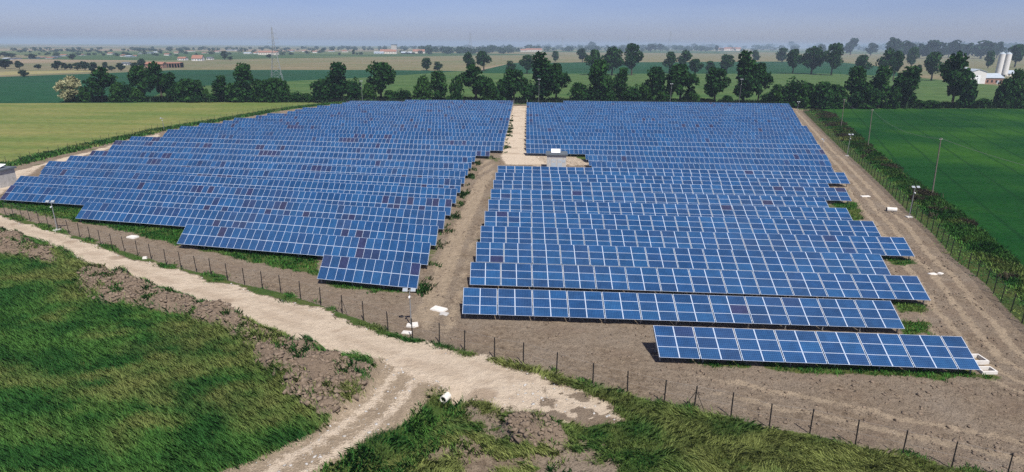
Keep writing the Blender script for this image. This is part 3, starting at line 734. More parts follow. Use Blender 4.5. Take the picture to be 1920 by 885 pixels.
# culvert
p = at(834, 739); z = gheight(p[0], p[1]); 
g = empty('culvert_pipe', (p[0], p[1], z+.40), -.45); tag(g, 'white rimmed culvert pipe mouth poking out below the road junction', 'pipe')
m = MB(); n_ = 20
for k in range(n_):
    t0, t1 = 2*math.pi*k/n_, 2*math.pi*(k+1)/n_
    for (ya, ra, yb, rb) in ((-.25, .23, -.25, .29), (-.25, .29, .45, .29), (.45, .23, -.25, .23)):
        m.quad((ra*math.cos(t0), ya, ra*math.sin(t0)), (ra*math.cos(t1), ya, ra*math.sin(t1)), (rb*math.cos(t1), yb, rb*math.sin(t1)), (rb*math.cos(t0), yb, rb*math.sin(t0)))
m.build('pipe_wall', M['concw'], g)
m = MB(); m.poly([(.23*math.cos(2*math.pi*k/n_), .20, .23*math.sin(2*math.pi*k/n_)) for k in range(n_)]); m.build('dark_inside', M['black'], g)  # black disc across the bore, standing in for the shade inside the pipe

# wooden poles with wires by the wheat field
def upole(px, base, top, label, lean):
    p = at(px, base); s = ppm(p); h = (base-top)/s*1.03
    g = empty('utility_pole', p); tag(g, label, 'utility pole', 'wooden poles along the wheat field edge')
    m = MB(); m.bar((0, 0, -.2), (lean, 0, h), .12, .08, 9); m.build('shaft', M['wood'], g)
    m = MB(); m.bar((lean-.25, 0, h-.25), (lean+.25, 0, h-.25), .035, .035, 5); m.bar((lean+.2, 0, h-.25), (lean+.2, 0, h-.05), .05, .04, 6); m.build('insulator_bracket', M['concw'], g)
    return p+np.array([lean, 0, h-.1])
t1 = upole(1747, 368, 262, 'nearest wooden pole standing at the wheat field edge', -.6)
t2 = upole(1627, 277, 208, 'second wooden pole along the wheat field edge, farther than the nearest', -.6)
t3 = upole(1577, 238, 188, 'farthest wooden pole at the wheat field edge, before the hedge', -.4)
t0_ = t1+(t1-t2)*.9+np.array([16., -6, -.5])
wm = MB()
for a, b, sag in ((t0_, t1, 1.2), (t1, t2, 1.6), (t2, t3, 1.6)):
    pr = a
    for k in range(1, 15):
        f_ = k/14; q = a+(b-a)*f_-np.array([0, 0, 4*sag*f_*(1-f_)]); wm.bar(pr, q, .018, .018, 4, cap=False); pr = q
tag(wm.build('overhead_wire', M['wire']), 'thin sagging wire strung between the wooden poles over the wheat', 'wire')

# ------------------------------------------------------------------ trees
def crown_mesh(nm, seed, lobes, nleaf, size, mat, tone_bias=0):
    """leaf clumps scattered through several lobes; unit tree: height 10"""
    r = np.random.default_rng(seed); C, Tn = [], []
    for (cx, cy, cz, rx_, ry_, rz_, wgt) in lobes:
        k = int(nleaf*wgt); d = r.normal(size=(k, 3)); d /= np.linalg.norm(d, axis=1)[:, None]
        rad = r.random(k)**.33*(.72+.5*fbm(d[:, 0]*2.2+seed, d[:, 1]*2.2+d[:, 2]*1.7, seed))
        pts = np.array([cx, cy, cz])+d*rad[:, None]*np.array([rx_, ry_, rz_])
        cl = fbm(pts[:, 0]*.9+9, pts[:, 2]*.9+pts[:, 1]*.5, seed+3, 3)
        keep = cl > .36
        C.append(pts[keep]); Tn.append(np.clip((cl[keep]-.36)*1.8+r.normal(size=keep.sum())*.16+tone_bias, 0, 1))
    C = np.concatenate(C); Tn = np.concatenate(Tn); k = len(C)
    a = r.normal(size=(k, 3)); a /= np.linalg.norm(a, axis=1)[:, None]; b = np.cross(a, r.normal(size=(k, 3))); b /= np.linalg.norm(b, axis=1)[:, None]
    sz = size*(.6+.8*r.random(k))[:, None]
    V = np.stack([C-a*sz*.6, C+b*sz*.42, C+a*sz*.6, C-b*sz*.42], 1).reshape(-1, 3)
    return np_mesh(nm, V, np.arange(4*k).reshape(-1, 4), mat, 4, dict(tone=np.repeat(Tn, 4)))
def lobes_tree(seed, n=9, z0=3.0, z1=8.6, spread=2.6, top=1.0):
    r = np.random.default_rng(seed); out = []
    for k in range(n):
        f_ = (k+.5)/n; z = z0+(z1-z0)*f_; wd_ = spread*math.sin(math.pi*(.18+.74*f_))*top
        t_ = r.random()*6.28; s_ = .85+.5*r.random()
        out.append((math.cos(t_)*wd_*.6, math.sin(t_)*wd_*.6, z+r.normal()*.3, 1.6*s_, 1.6*s_, 1.35*s_, 1/n))
    return out
def trunk_mesh(nm, seed, h0, crown_z):
    r = np.random.default_rng(seed); m = MB(); m.bar((0, 0, -.2), (.08, 0, h0), .28, .2, 7); m.bar((.08, 0, h0), (-.05, .1, crown_z), .2, .07, 6)
    for k in range(6):
        t_ = k*1.05+r.random(); z = h0*(.7+.1*k); m.bar((.05, 0, z), (math.cos(t_)*1.7, math.sin(t_)*1.7, z+1.4+r.random()*1.2), .10, .03, 5)
    return m.mesh(nm, M['bark'])
DIM = {}
TREES = []      # crown mesh, trunk mesh, nominal width
for k in range(5):
    lb = lobes_tree(100+k*7, 10, 3.2, 8.7, 2.7)
    TREES.append((crown_mesh('crown', 10+k, lb, 3000, .62, M['leafA']), trunk_mesh('trunk', k, 3.0, 7.5), 6.6))
TALL = []
for k in range(3):
    lb = lobes_tree(300+k*5, 10, 2.2, 8.9, 1.5)
    TALL.append((crown_mesh('crown', 40+k, lb, 2800, .62, M['leafA']), trunk_mesh('trunk', 20+k, 2.2, 7.8), 4.8))
BUSH = []
for k in range(4):
    r = np.random.default_rng(500+k)
    lb = [((r.random()-.5)*4.6, (r.random()-.5)*3, 2.2+r.random()*4.6*(1-.5*abs(q-3.5)/3.5), 2.3, 2.3, 2.6, .125) for q in range(8)]+[(0, 0, 1.2, 4.2, 3.0, 1.5, .3)]
    BUSH.append((crown_mesh('crown', 60+k, lb, 2400, .8, M['leafB'] if k % 2 else M['leafA']), None, 8.6))
FAR = []
for k in range(3):
    lb = lobes_tree(700+k*3, 7, 2.6, 8.6, 2.4)
    FAR.append((crown_mesh('crown', 80+k, lb, 700, 1.15, M['leafF']), trunk_mesh('trunk', 30+k, 2.8, 7), 6.4))
blossom = crown_mesh('crown', 90, lobes_tree(900, 9, 1.6, 8.6, 2.8), 3200, .55, M['leafW'], .22)
def tree(name, label, kinds, px, base, top, wpx, k, group, cat='tree'):
    p = at(px, base); s = ppm(p); h = (base-top)/s*1.02; wd_ = wpx/s
    cm, tm, wn = kinds[k % len(kinds)]
    if cm.name not in DIM:
        co = np.zeros(len(cm.vertices)*3, np.float32); cm.vertices.foreach_get('co', co); co = co.reshape(-1, 3)
        DIM[cm.name] = (2*np.percentile(np.abs(co[:, 0]), 98.5), np.percentile(co[:, 2], 99.3))
    wn, hn = DIM[cm.name]
    g = empty(name, (p[0], p[1], -.05), random.uniform(-.5, .5)+random.choice((0, math.pi))); g.scale = (wd_/wn, wd_/wn, h/hn)
    tag(g, label, cat, group)
    link('crown', cm, g)
    if tm: link('trunk', tm, g)
    else:
        if 'stems' not in bpy.data.meshes:
            m = MB()
            for q in range(5): m.bar((math.cos(q*1.3)*.3, math.sin(q*1.3)*.3, -.2), (math.cos(q*1.3)*1.8, math.sin(q*1.3)*1.8, 4.0), .14, .05, 5)
            m.mesh('stems', M['bark'])
        link('stems', bpy.data.meshes['stems'], g)
    return g
# hedgerow: (x, base, top, width, kind) in photograph pixels
hedge = [(165, 191, 165, 26, 'b'), (193, 191, 131, 46, 't'), (222, 191, 157, 30, 'b'), (243, 191, 160, 26, 'b'), (258, 191, 166, 26, 'b'), (272, 190, 128, 36, 't'), (305, 190, 122, 38, 't'),
    (326, 191, 140, 20, 'l'), (340, 191, 156, 26, 'b'), (360, 191, 151, 40, 'b'), (387, 191, 168, 12, 'b'), (402, 191, 176, 24, 'b'), (417, 191, 145, 25, 'l'), (445, 191, 158, 34, 'b'), (463, 191, 124, 34, 'l'), (474, 191, 168, 24, 'b'),
    (492, 191, 152, 32, 'b'), (514, 191, 150, 36, 'b'), (534, 191, 151, 30, 'b'), (556, 191, 174, 26, 'b'), (578, 191, 176, 24, 'b'), (608, 191, 152, 40, 'b'), (638, 191, 123, 38, 'l'), (664, 191, 153, 32, 'b'), (690, 192, 158, 28, 'b'), (715, 191, 122, 48, 't'),
    (738, 192, 171, 34, 'b'), (757, 192, 170, 26, 'b'), (791, 193, 146, 34, 'b'), (823, 193, 137, 30, 'l'), (853, 193, 147, 28, 'b'), (893, 193, 126, 48, 't'), (920, 193, 150, 32, 'b'), (944, 193, 152, 28, 'b'), (964, 193, 134, 44, 't'), (990, 193, 158, 28, 'b'), (1016, 193, 106, 38, 'l'), (1042, 193, 125, 44, 't'),
    (1090, 194, 158, 38, 'b'), (1110, 194, 164, 30, 'b'), (1124, 194, 118, 42, 't'), (1138, 194, 162, 34, 'b'), (1163, 194, 132, 26, 'l'), (1186, 194, 164, 32, 'b'), (1210, 194, 160, 32, 'b'), (1224, 194, 130, 36, 't'), (1246, 195, 162, 36, 'b'), (1274, 195, 126, 52, 't'), (1296, 195, 168, 30, 'b'),
    (1339, 196, 132, 44, 't'), (1366, 196, 180, 24, 'b'), (1392, 196, 104, 36, 'l'), (1420, 196, 124, 36, 't'), (1440, 198, 176, 28, 'b'), (1462, 200, 162, 36, 'b'), (1487, 201, 154, 40, 'b'), (1512, 202, 160, 40, 'b'), (1540, 203, 158, 42, 'b'), (1570, 203, 162, 40, 'b'), (1598, 203, 130, 34, 'l'),
    (1620, 203, 158, 40, 'b'), (1645, 203, 130, 34, 'l'), (1666, 203, 166, 30, 'b'), (1690, 202, 130, 42, 'l'), (1722, 202, 188, 34, 'b'), (1748, 202, 189, 30, 'b'), (1784, 202, 107, 52, 't'), (1808, 202, 150, 30, 'b'), (1842, 202, 186, 28, 'b'), (1877, 202, 152, 30, 'b'), (1903, 202, 137, 44, 'b'), (1945, 202, 134, 50, 'b'), (-30, 193, 170, 40, 'b')]
KD = {'t': TREES, 'l': TALL, 'b': BUSH}
hedge.sort(); cnt = {'tree': 0, 'shrub': 0}
g0 = tree('flowering_tree', 'pale blossoming tree at the left end of the hedgerow', [(blossom, TREES[0][1], 6.6)], 138, 191, 146, 40, 0, None)
for k, (x, b_, t_, wd_, kd) in enumerate(hedge):
    nm = 'shrub' if kd == 'b' else 'hedgerow_tree'; c = 'shrub' if kd == 'b' else 'tree'
    cnt[c] += 1
    size = 'low' if b_-t_ < 20 else 'broad' if wd_ > 42 else 'tall slim' if kd == 'l' else 'dense'
    lb = ('%s dark green shrub, %s shrub from the left along the hedgerow' if c == 'shrub' else '%s dark green tree, %s tree from the left along the hedgerow') % (size, ordinal(cnt[c]))
    tree(nm, lb, KD[kd], x, b_+.3, t_, wd_*1.0, k, '%ss of the hedgerow behind the panels' % c, c)
mid = [(800, 132, 110, 17), (821, 133, 117, 15), (881, 136, 101, 22), (907, 133, 99, 26), (957, 138, 116, 17), (988, 138, 106, 26), (1041, 116, 97, 12), (1092, 117, 93, 21), (1111, 141, 97, 27), (1147, 141, 93, 36), (1184, 141, 87, 33),
    (1254, 136, 100, 21), (1280, 131, 97, 25), (1303, 143, 113, 25), (1330, 137, 116, 17), (1362, 137, 105, 26), (1416, 116, 96, 12), (1466, 117, 92, 20), (1486, 138, 96, 26), (1521, 139, 92, 37), (1558, 141, 86, 32), (1615, 141, 106, 26),
    (1655, 146, 95, 29), (1674, 151, 100, 22), (1708, 125, 91, 18), (1718, 144, 123, 11), (1746, 151, 102, 32), (1852, 128, 98, 14), (1902, 126, 87, 28)]
for k, (x, b_, t_, wd_) in enumerate(sorted(mid)):
    lb = '%s tree standing alone in the fields beyond the hedgerow, %s from the left' % ('big round' if b_-t_ > 36 else 'small round', ordinal(k+1))
    tree('field_tree', lb, TREES if wd_ > 20 else TALL, x, b_, t_, wd_*1.0, k, 'lone trees in the fields beyond the hedgerow', 'tree')
left_far = [(10, 129, 112, 24), (37, 130, 115, 13), (45, 144, 132, 14), (72, 130, 121, 12), (108, 131, 115, 16), (122, 131, 118, 11), (132, 131, 120, 10), (146, 132, 118, 13), (160, 132, 116, 18), (176, 137, 118, 14), (198, 131, 117, 10), (210, 133, 124, 12), (227, 133, 119, 13), (253, 133, 118, 14), (267, 129, 111, 14),
    (136, 112, 102, 11), (62, 110, 102, 14), (22, 108, 100, 14), (8, 106, 98, 14), (421, 112, 97, 10), (432, 113, 106, 9), (606, 98, 90, 7), (663, 103, 94, 6), (505, 109, 102, 10), (1343, 97, 86, 8), (1922, 98, 88, 8)]
for k, (x, b_, t_, wd_) in enumerate(sorted(left_far)):
    tree('field_tree', 'small hazy tree far out on the plain, %s from the left' % ordinal(k+1), FAR, x, b_, t_, wd_*1.0, k, 'small hazy trees far out on the plain', 'tree')
right_far = [(1672, 109, 74, 28), (1693, 109, 79, 20), (1705, 108, 83, 16), (1724, 109, 84, 16), (1740, 110, 78, 30), (1762, 109, 81, 22), (1778, 108, 83, 18), (1789, 109, 78, 22), (1800, 108, 84, 18), (1813, 109, 83, 20), (1838, 110, 79, 34), (1856, 109, 83, 18), (1868, 109, 81, 20),
    (1594, 103, 74, 22), (1484, 92, 79, 14), (1540, 100, 84, 16), (1575, 101, 86, 12), (1632, 104, 82, 16), (1110, 92, 79, 14), (1185, 96, 82, 18), (1220, 97, 84, 20), (1238, 96, 83, 14)]
for k, (x, b_, t_, wd_) in enumerate(sorted(right_far)):
    tree('distant_tree', 'blue-green tree in the far rows near the horizon at right, %s from the left' % ordinal(k+1), FAR, x, b_, t_, wd_*1.0, k, 'far tree rows near the horizon', 'tree')
# woods too far to count
def woods(name, label, spots, seed):
    r = np.random.default_rng(seed); Vs, To = [], []
    for (x, b_, t_, wd_) in spots:
        p = at(x, max(b_, yhor(x)+4.5)); s = ppm(p); h = max(3, (b_-t_)/s); hw = max(wd_/s/2, 2.0); k = 90
        d = r.normal(size=(k, 3)); d /= np.linalg.norm(d, axis=1)[:, None]; rad = r.random(k)**.33
        C = np.array([p[0], p[1], h*.52])+d*rad[:, None]*np.array([hw, hw, h*.5])
        a = r.normal(size=(k, 3)); a /= np.linalg.norm(a, axis=1)[:, None]; q = np.cross(a, r.normal(size=(k, 3))); q /= np.linalg.norm(q, axis=1)[:, None]
        z = h*.17
        Vs.append(np.stack([C-a*z, C+q*z*.8, C+a*z, C-q*z*.8], 1).reshape(-1, 3)); To.append(np.repeat(np.clip(r.random(k)*.7, 0, 1), 4))
    V = np.concatenate(Vs); me = np_mesh(name, V, np.arange(len(V)).reshape(-1, 4), M['leafF'], 4, dict(tone=np.concatenate(To)))
    tag(link(name, me), label, 'woods', kind='stuff')
def band(x0, x1, n, dy0, dy1, h0, h1, seed):
    r = np.random.default_rng(seed); out = []
    for k in range(n):
        x = x0+(x1-x0)*r.random(); b_ = yhor(x)+dy0+(dy1-dy0)*r.random(); hh = h0+(h1-h0)*r.random()
        out.append((x, b_, b_-hh, hh*(1.0+1.4*r.random())))
    return out
woods('distant_woods', 'bluish belt of far woods along the horizon', band(-200, 2100, 420, 4.5, 9, 3, 6, 1), 5)
woods('distant_woods', 'belt of hazy trees around the farms in the centre distance', band(785, 960, 46, 12, 17, 6, 12, 2)+band(960, 1330, 60, 9, 15, 5, 11, 3), 6)
woods('distant_woods', 'belt of hazy trees along the plain at the right of centre', band(1300, 1680, 60, 8, 16, 4, 10, 4)+band(1680, 1940, 50, 14, 24, 8, 16, 8), 7)
woods('distant_woods', 'scattered hazy copses in front of the far town on the left', band(-100, 780, 110, 6, 18, 3, 6, 9), 8)

# ------------------------------------------------------------------ farm buildings and far houses
def house(name, label, px, base, wpx, hpx, depth, rz, wall, roof, pitch=.35, cat='house', group=None, wins=3, floors=1, door=True):
    p = at(px, base); s = ppm(p); wd_ = wpx/s; h = hpx/s; p[2] = -.05
    g = empty(name, p, rz); tag(g, label, cat, group); hw = wd_/2; eave = h*(1-pitch)
    m = MB(); m.box(-hw, hw, 0, depth, 0, eave)
    m.poly([(-hw, 0, eave), (-hw, depth, eave), (-hw, depth/2, h-.2)]); m.poly([(hw, 0, eave), (hw, depth/2, h-.2), (hw, depth, eave)])
    m.build('wall', M[wall], g)
    m = MB(); o_ = .5
    for y0, y1 in ((-o_, depth/2), (depth+o_, depth/2)):
        z0 = eave-o_*(h-eave)/(depth/2)+.02
        m.hexa([(-hw-o_, y0, z0), (hw+o_, y0, z0), (hw+o_, y1, h), (-hw-o_, y1, h), (-hw-o_, y0, z0+.25), (hw+o_, y0, z0+.25), (hw+o_, y1, h+.25), (-hw-o_, y1, h+.25)])
    m.build('roof', M[roof], g)
    for f_ in range(floors):
        for k in range(wins):
            x = -hw+wd_*(k+.5)/wins; z = eave*(f_+.42)/floors
            ww, hh = min(1.3, wd_/wins*.5)/2, eave/floors*.2
            m = MB(); m.box(x-ww, x+ww, -.06, -.004, z-hh, z+hh); m.build('window', M['dark'], g)
    if door: m = MB(); m.box(hw*.3, hw*.3+1.6, -.05, -.003, 0, min(2.4, eave*.8)); m.build('door', M['shed'], g)
    return g
# ruined brick farm left
house('brick_farmhouse', 'long brick farm building with rows of openings, beyond the dark green field', 289, 128, 32, 11, 9, .05, 'brick', 'tile', .3, 'farmhouse', None, 7, 2)
p = at(322, 127); s = ppm(p); g = empty('open_barn', p, .1); tag(g, 'dark open barn of posts beside the long brick farm building', 'barn')
bw, bh = 30/s, 9/s
m = MB(); m.hexa([(-bw/2, -.4, bh*.82), (bw/2, -.4, bh*.9), (bw/2, 10, bh*1.05), (-bw/2, 10, bh), (-bw/2, -.4, bh*.86), (bw/2, -.4, bh*.94), (bw/2, 10, bh*1.1), (-bw/2, 10, bh*1.04)]); m.build('roof', M['tile'], g)
m = MB(); m.box(-bw/2, bw/2, 9.6, 9.9, 0, bh*.98); m.build('rear_wall', M['dark'], g)
for k in range(7): m = MB(); x = -bw/2+bw*k/6; m.box(x-.2, x+.2, -.2, .2, 0, bh*.84); m.build('post', M['brick'], g)
house('farmhouse', 'farmhouse with red tiled roof and white walls on the left plain', 369, 114, 18, 10, 12, .1, 'cream', 'tile', .55, 'farmhouse', None, 4, 1)
house('farm_shed', 'low white shed left of the red roofed farmhouse', 340, 113, 14, 6, 10, 0, 'cream', 'tile', .4, 'shed', None, 3)
house('farm_shed', 'small white shed just right of the red roofed farmhouse', 392, 112, 10, 5, 8, 0, 'cream', 'slate', .35, 'shed', None, 2)
house('farm_shed', 'small white shed among trees left of the brick farm', 234, 122, 12, 5, 8, 0, 'cream', 'slate', .4, 'shed', None, 2)
house('farmhouse', 'long pink and white farm near the tall lattice pylon', 502, 103, 36, 7, 12, 0, 'plaster', 'tile', .35, 'farmhouse', None, 8)
house('farmhouse', 'farm with pinkish walls left of the far centre, among trees', 728, 101, 30, 8, 12, .05, 'plaster', 'tile', .45, 'farmhouse', None, 6)
house('farm_shed', 'long low shed with pale grey roof in the centre distance', 762, 101, 20, 4, 14, 0, 'dark', 'shed', .5, 'shed', None, 3)
house('farm_shed', 'blue grey shed left of the far farm tower', 710, 101, 18, 4, 12, 0, 'shed', 'shed', .4, 'shed', None, 3)
house('farm_shed', 'pale shed with rust roof at the right end of the centre farm', 785, 100, 22, 7, 14, 0, 'plaster', 'tile', .5, 'shed', None, 3)
p = at(739, 101); s = ppm(p); g = empty('grain_tower', p); tag(g, 'square grey farm tower rising above the centre farm', 'tower')
m = MB(); m.box(-5/s, 5/s, 0, 9, 0, 16/s); m.build('shaft', M['conc'], g); m = MB(); m.box(-5.6/s, 5.6/s, -.5, 9.5, 16/s, 17/s); m.build('cap', M['slate'], g)
house('farmhouse', 'pink farm with long red roof right above the far gate', 1001, 97, 30, 6, 12, 0, 'plaster', 'tile', .45, 'farmhouse', None, 7)
house('farm_shed', 'small pink shed left of the far farm above the gate', 982, 97, 12, 5, 9, 0, 'plaster', 'tile', .45, 'shed', None, 2)
house('farmhouse', 'pink farm with long red roof before far woods at right of centre', 1374, 95, 30, 6, 12, 0, 'plaster', 'tile', .45, 'farmhouse', None, 7)
house('farm_shed', 'small pale shed left of the right far farm', 1354, 95, 14, 5, 9, 0, 'plaster', 'tile', .45, 'shed', None, 2)
# far town: little white and red houses
r = random.Random(11); TOWN = []
spots = [(8, 112), (24, 111), (60, 110), (74, 109), (92, 110), (102, 108), (118, 105), (150, 104), (205, 102), (228, 106), (240, 107), (252, 106), (262, 101), (278, 100), (292, 99), (312, 104), (330, 100), (355, 97), (382, 100), (405, 98), (430, 95), (445, 95), (463, 101), (478, 101), (545, 97), (570, 97), (590, 99), (620, 97), (645, 98)]
for k, (x, y) in enumerate(spots):
    wl = r.choice(['cream', 'cream', 'plaster', 'shed']); rf = r.choice(['tile', 'slate', 'tile', 'shed'])
    house('town_house', 'tiny %s building of the far town on the left plain, %s from the left' % ({'cream': 'white', 'plaster': 'pinkish', 'shed': 'grey'}[wl], ordinal(k+1)),
          x, y, r.uniform(6, 14), r.uniform(2, 3.6), 12, r.uniform(-.3, .3), wl, rf, .4, 'building', 'buildings of the far town', 0, 1, False)
# barn and silos at right
p = at(1831, 157); s = ppm(p); g = empty('white_barn', p, -.12); tag(g, 'white gabled barn with grey roof behind the big tree at right', 'barn')
hw = 14/s; e_ = 22/s; rh = 26/s; dp = 16
m = MB(); m.box(-hw, hw, 0, dp, 0, e_); m.poly([(-hw, 0, e_), (hw, 0, e_), (0, 0, rh)]); m.poly([(-hw, dp, e_), (0, dp, rh), (hw, dp, e_)]); m.build('wall', M['cream'], g)
m = MB()
for s_ in (-1, 1):
    c = [(s_*(hw+.4), -.4, e_-.25), (s_*(hw+.4), dp+.4, e_-.25), (0, dp+.4, rh+.03), (0, -.4, rh+.03)]; m.hexa([*c, *[(a, b, z_+.2) for a, b, z_ in c]])
m.build('roof', M['shed'], g)
m = MB(); m.box(-hw*.4, hw*.3, -.06, -.004, 0, e_*.7); m.build('door', M['white'], g)
house('barn_annexe', 'grey annexe on the left side of the white barn', 1810, 150, 18, 22, 14, -.1, 'shed', 'shed', .3, 'barn', None, 3)
house('brick_outbuilding', 'low brick outbuilding with blue grey roof between barn and silos', 1863, 157, 32, 18, 13, -.05, 'brick', 'shed', .4, 'outbuilding', None, 4)
house('farm_shed', 'long pale roofed shed behind the silos', 1905, 143, 40, 10, 12, 0, 'plaster', 'shed', .5, 'shed', None, 3)
for k, (x, lb) in enumerate(((1870, 'white cylindrical silo with conical cap, left of the pair by the barn'), (1882, 'white cylindrical silo with conical cap, right of the pair by the barn'))):
    p = at(x, 143); s = ppm(p); g = empty('grain_silo', p); tag(g, lb, 'silo', 'white silos by the barn'); rr = 4.9/s; hh = 40/s
    m = MB(); m.bar((0, 0, 1.5), (0, 0, hh), rr, rr, 20); m.build('barrel', M['cream'], g)
    m = MB(); m.bar((0, 0, hh), (0, 0, hh+1.6), rr*1.02, rr*.25, 20); m.build('cap', M['shed'], g)
    m = MB(); m.bar((0, 0, hh+1.5), (0, 0, hh+4), .12, .08, 5); m.bar((rr*.9, -.3, 0), (rr*.9, -.3, hh+1), .18, .18, 5); m.build('filler_pipe', M['shed'], g)
    for q in range(4): m = MB(); t_ = q*1.57+.78; m.bar((rr*.8*math.cos(t_), rr*.8*math.sin(t_), 0), (rr*.8*math.cos(t_), rr*.8*math.sin(t_), 1.6), .2, .2, 5); m.build('leg', M['shed'], g)

# lattice pylons
def pylon(px, base, top, label, wpx, thick=1.0, arms=3):
    base = max(base, yhor(px)+4.5); p = at(px, base); s = ppm(p); h = (base-top)/s; bw = wpx/s/2; t_ = .09*thick
    g = empty('lattice_pylon', p, .25); tag(g, label, 'pylon', 'power line pylons across the plain')
    W2 = lambda z: bw*(1-z/(h*.72))*.9+bw*.12 if z < h*.65 else bw*.20*(1-.7*(z-h*.65)/(h*.35))
    m = MB(); lv = [h*q for q in (0, .13, .25, .36, .46, .55, .63, .70, .77, .84, .91, .97)]
    for a, b in zip(lv[:-1], lv[1:]):
        ra, rb = W2(a), W2(b)
        for q in range(4):
            c0 = ((-1, -1), (1, -1), (1, 1), (-1, 1))[q]; c1 = ((-1, -1), (1, -1), (1, 1), (-1, 1))[(q+1) % 4]
            A = (c0[0]*ra, c0[1]*ra, a); B = (c0[0]*rb, c0[1]*rb, b); C = (c1[0]*ra, c1[1]*ra, a); D = (c1[0]*rb, c1[1]*rb, b)
            m.bar(A, B, t_, t_, 4, cap=False); m.bar(A, D, t_*.6, t_*.6, 3, cap=False); m.bar(C, B, t_*.6, t_*.6, 3, cap=False); m.bar(B, D, t_*.5, t_*.5, 3, cap=False)
    m.bar((0, 0, h*.95), (0, 0, h), t_, t_*.6, 4); m.build('tower', M['lattice'], g)
    for q in range(arms):
        z = h*(.70+.085*q); L_ = (bw*.95, bw*.85, bw*.7)[q]
        m = MB()
        for s_ in (-1, 1):
            m.bar((0, 0, z+.6), (s_*L_, 0, z), t_*.8, t_*.5, 4); m.bar((0, 0, z-.8), (s_*L_, 0, z), t_*.6, t_*.5, 4); m.bar((s_*L_, 0, z), (s_*L_, 0, z-h*.03), t_*.8, t_*.8, 4)
        m.build('crossarm', M['lattice'], g)
pylon(520, 152, 54, 'tallest lattice pylon, rising behind the left hedgerow', 20, 1.0)
pylon(882, 98, 62, 'thin hazy pylon above the centre trees', 9, 1.6)
pylon(1054, 92, 69, 'faint far pylon above the farm by the gate', 6, 1.8)
pylon(1177, 93, 68, 'faint far pylon left of the hazy pylon right of centre', 5, 1.5)
pylon(1255, 95, 59, 'thin hazy pylon standing right of centre on the horizon', 9, 1.8)
pylon(1428, 91, 67, 'faint far pylon above the right far farm', 6, 1.6)
pylon(1549, 92, 66, 'palest far pylon, the rightmost on the horizon', 6, 1.3)

# ------------------------------------------------------------------ grass, weeds and clods
def blades(name, label, x, y, ln, wd_, lean, tint, per, cat='grass', spread=.18, mat='tint'):
    n = len(x)*per; bx = np.repeat(x, per)+RNG.normal(size=n)*spread; by = np.repeat(y, per)+RNG.normal(size=n)*spread
    bz = gheight(bx, by)-.02; L = np.repeat(ln, per)*(.55+.8*RNG.random(n)); t_ = RNG.random(n)*6.28
    lv = (0, 0) if lean == 'swirl' else lean; dx = np.cos(t_)*.52+lv[0]; dy = np.sin(t_)*.52+lv[1]; ww = wd_*(.6+.8*RNG.random(n))
    px_, py_ = -np.sin(t_)*ww, np.cos(t_)*ww
    if lean == 'swirl':
        an = fbm(bx*.25, by*.4, 19)*9; dx = np.cos(t_)*.45+.6*np.cos(an)-.15; dy = np.sin(t_)*.45+.6*np.sin(an)
    b0 = np.stack([bx-px_, by-py_, bz], 1); b1 = np.stack([bx+px_, by+py_, bz], 1); tp = np.stack([bx+dx*L, by+dy*L, bz+L*.85], 1)
    md = np.stack([bx+dx*L*.32, by+dy*L*.32, bz+L*.55], 1); m0 = md-np.stack([px_, py_, 0*px_], 1)*.8; m1 = md+np.stack([px_, py_, 0*px_], 1)*.8
    V = np.stack([b0, b1, m1, tp, m0], 1).reshape(-1, 3)
    c = np.repeat(tint, per, 0)*(.65+.7*RNG.random(n))[:, None]; c = np.concatenate([c, np.ones((n, 1))], 1)
    me = np_mesh(name, V, np.arange(5*n).reshape(-1, 5), M[mat], 5, None, dict(tint=np.repeat(c, 5, 0)))
    tag(link(name, me), label, cat, kind='stuff')
def scatter(x0, x1, y0, y1, dens):
    n = int((x1-x0)*(y1-y0)*dens); return RNG.uniform(x0, x1, n), RNG.uniform(y0, y1, n)
G1, G2, GY_ = np.array([.036, .132, .028]), np.array([.085, .215, .044]), np.array([.270, .280, .095])
def gtint(x, y, ysh=.0, s=1.0):
    a = fbm(x*.35*s, y*.6*s, 91)[:, None]; b = fbm(x*.14*s+5, y*.22*s, 95)[:, None]; c = G1+(G2-G1)*sstep(.35, .65, a)
    return c+(GY_-c)*sstep(.46-ysh, .70-ysh, b*.6+a*.4)*.75
# long meadow grass lower left
x, y = scatter(-85, 8, 21, 92, 28); k = (gsample(fore, x, y) > .5) & (gsample(wg, x, y) > .45) & (RNG.random(len(x)) < np.clip(62/y-.35, .2, 1)) & (x > -.95*y-8)
ctr = at(700, 800); left_side = (sdf(gp((-900, 280), (0, 415), (240, 517), (650, 700), (640, 772), (520, 842), (200, 985), (-900, 985)), x, y) > -.5)
kk = k & left_side; x1_, y1_ = x[kk], y[kk]
blades('meadow_grass', 'long wind-combed green and straw grass left of the dirt track', x1_, y1_, .34+.30*fbm(x1_*.4, y1_*.4, 7), .014, (-.46, .05), gtint(x1_, y1_), 9)
x, y = scatter(-14, 46, 21, 52, 26); kk = (gsample(fore, x, y) > .5) & (gsample(wg, x, y) > .5) & (sdf(gp((-900, 280), (0, 415), (240, 517), (650, 700), (640, 772), (520, 842), (200, 985), (-900, 985)), x, y) < -.5) & (x < .95*y+6) & (np.hypot(x-cul[0]+.4, y-cul[1]+1.0) > .8); x2_, y2_ = x[kk], y[kk]
blades('verge_grass', 'tangled green and yellow grass in front of the fence, below right', x2_, y2_, .26+.5*fbm(x2_*.45, y2_*.8, 8)**1.5, .017, 'swirl', gtint(x2_, y2_, .10)*1.2, 9)
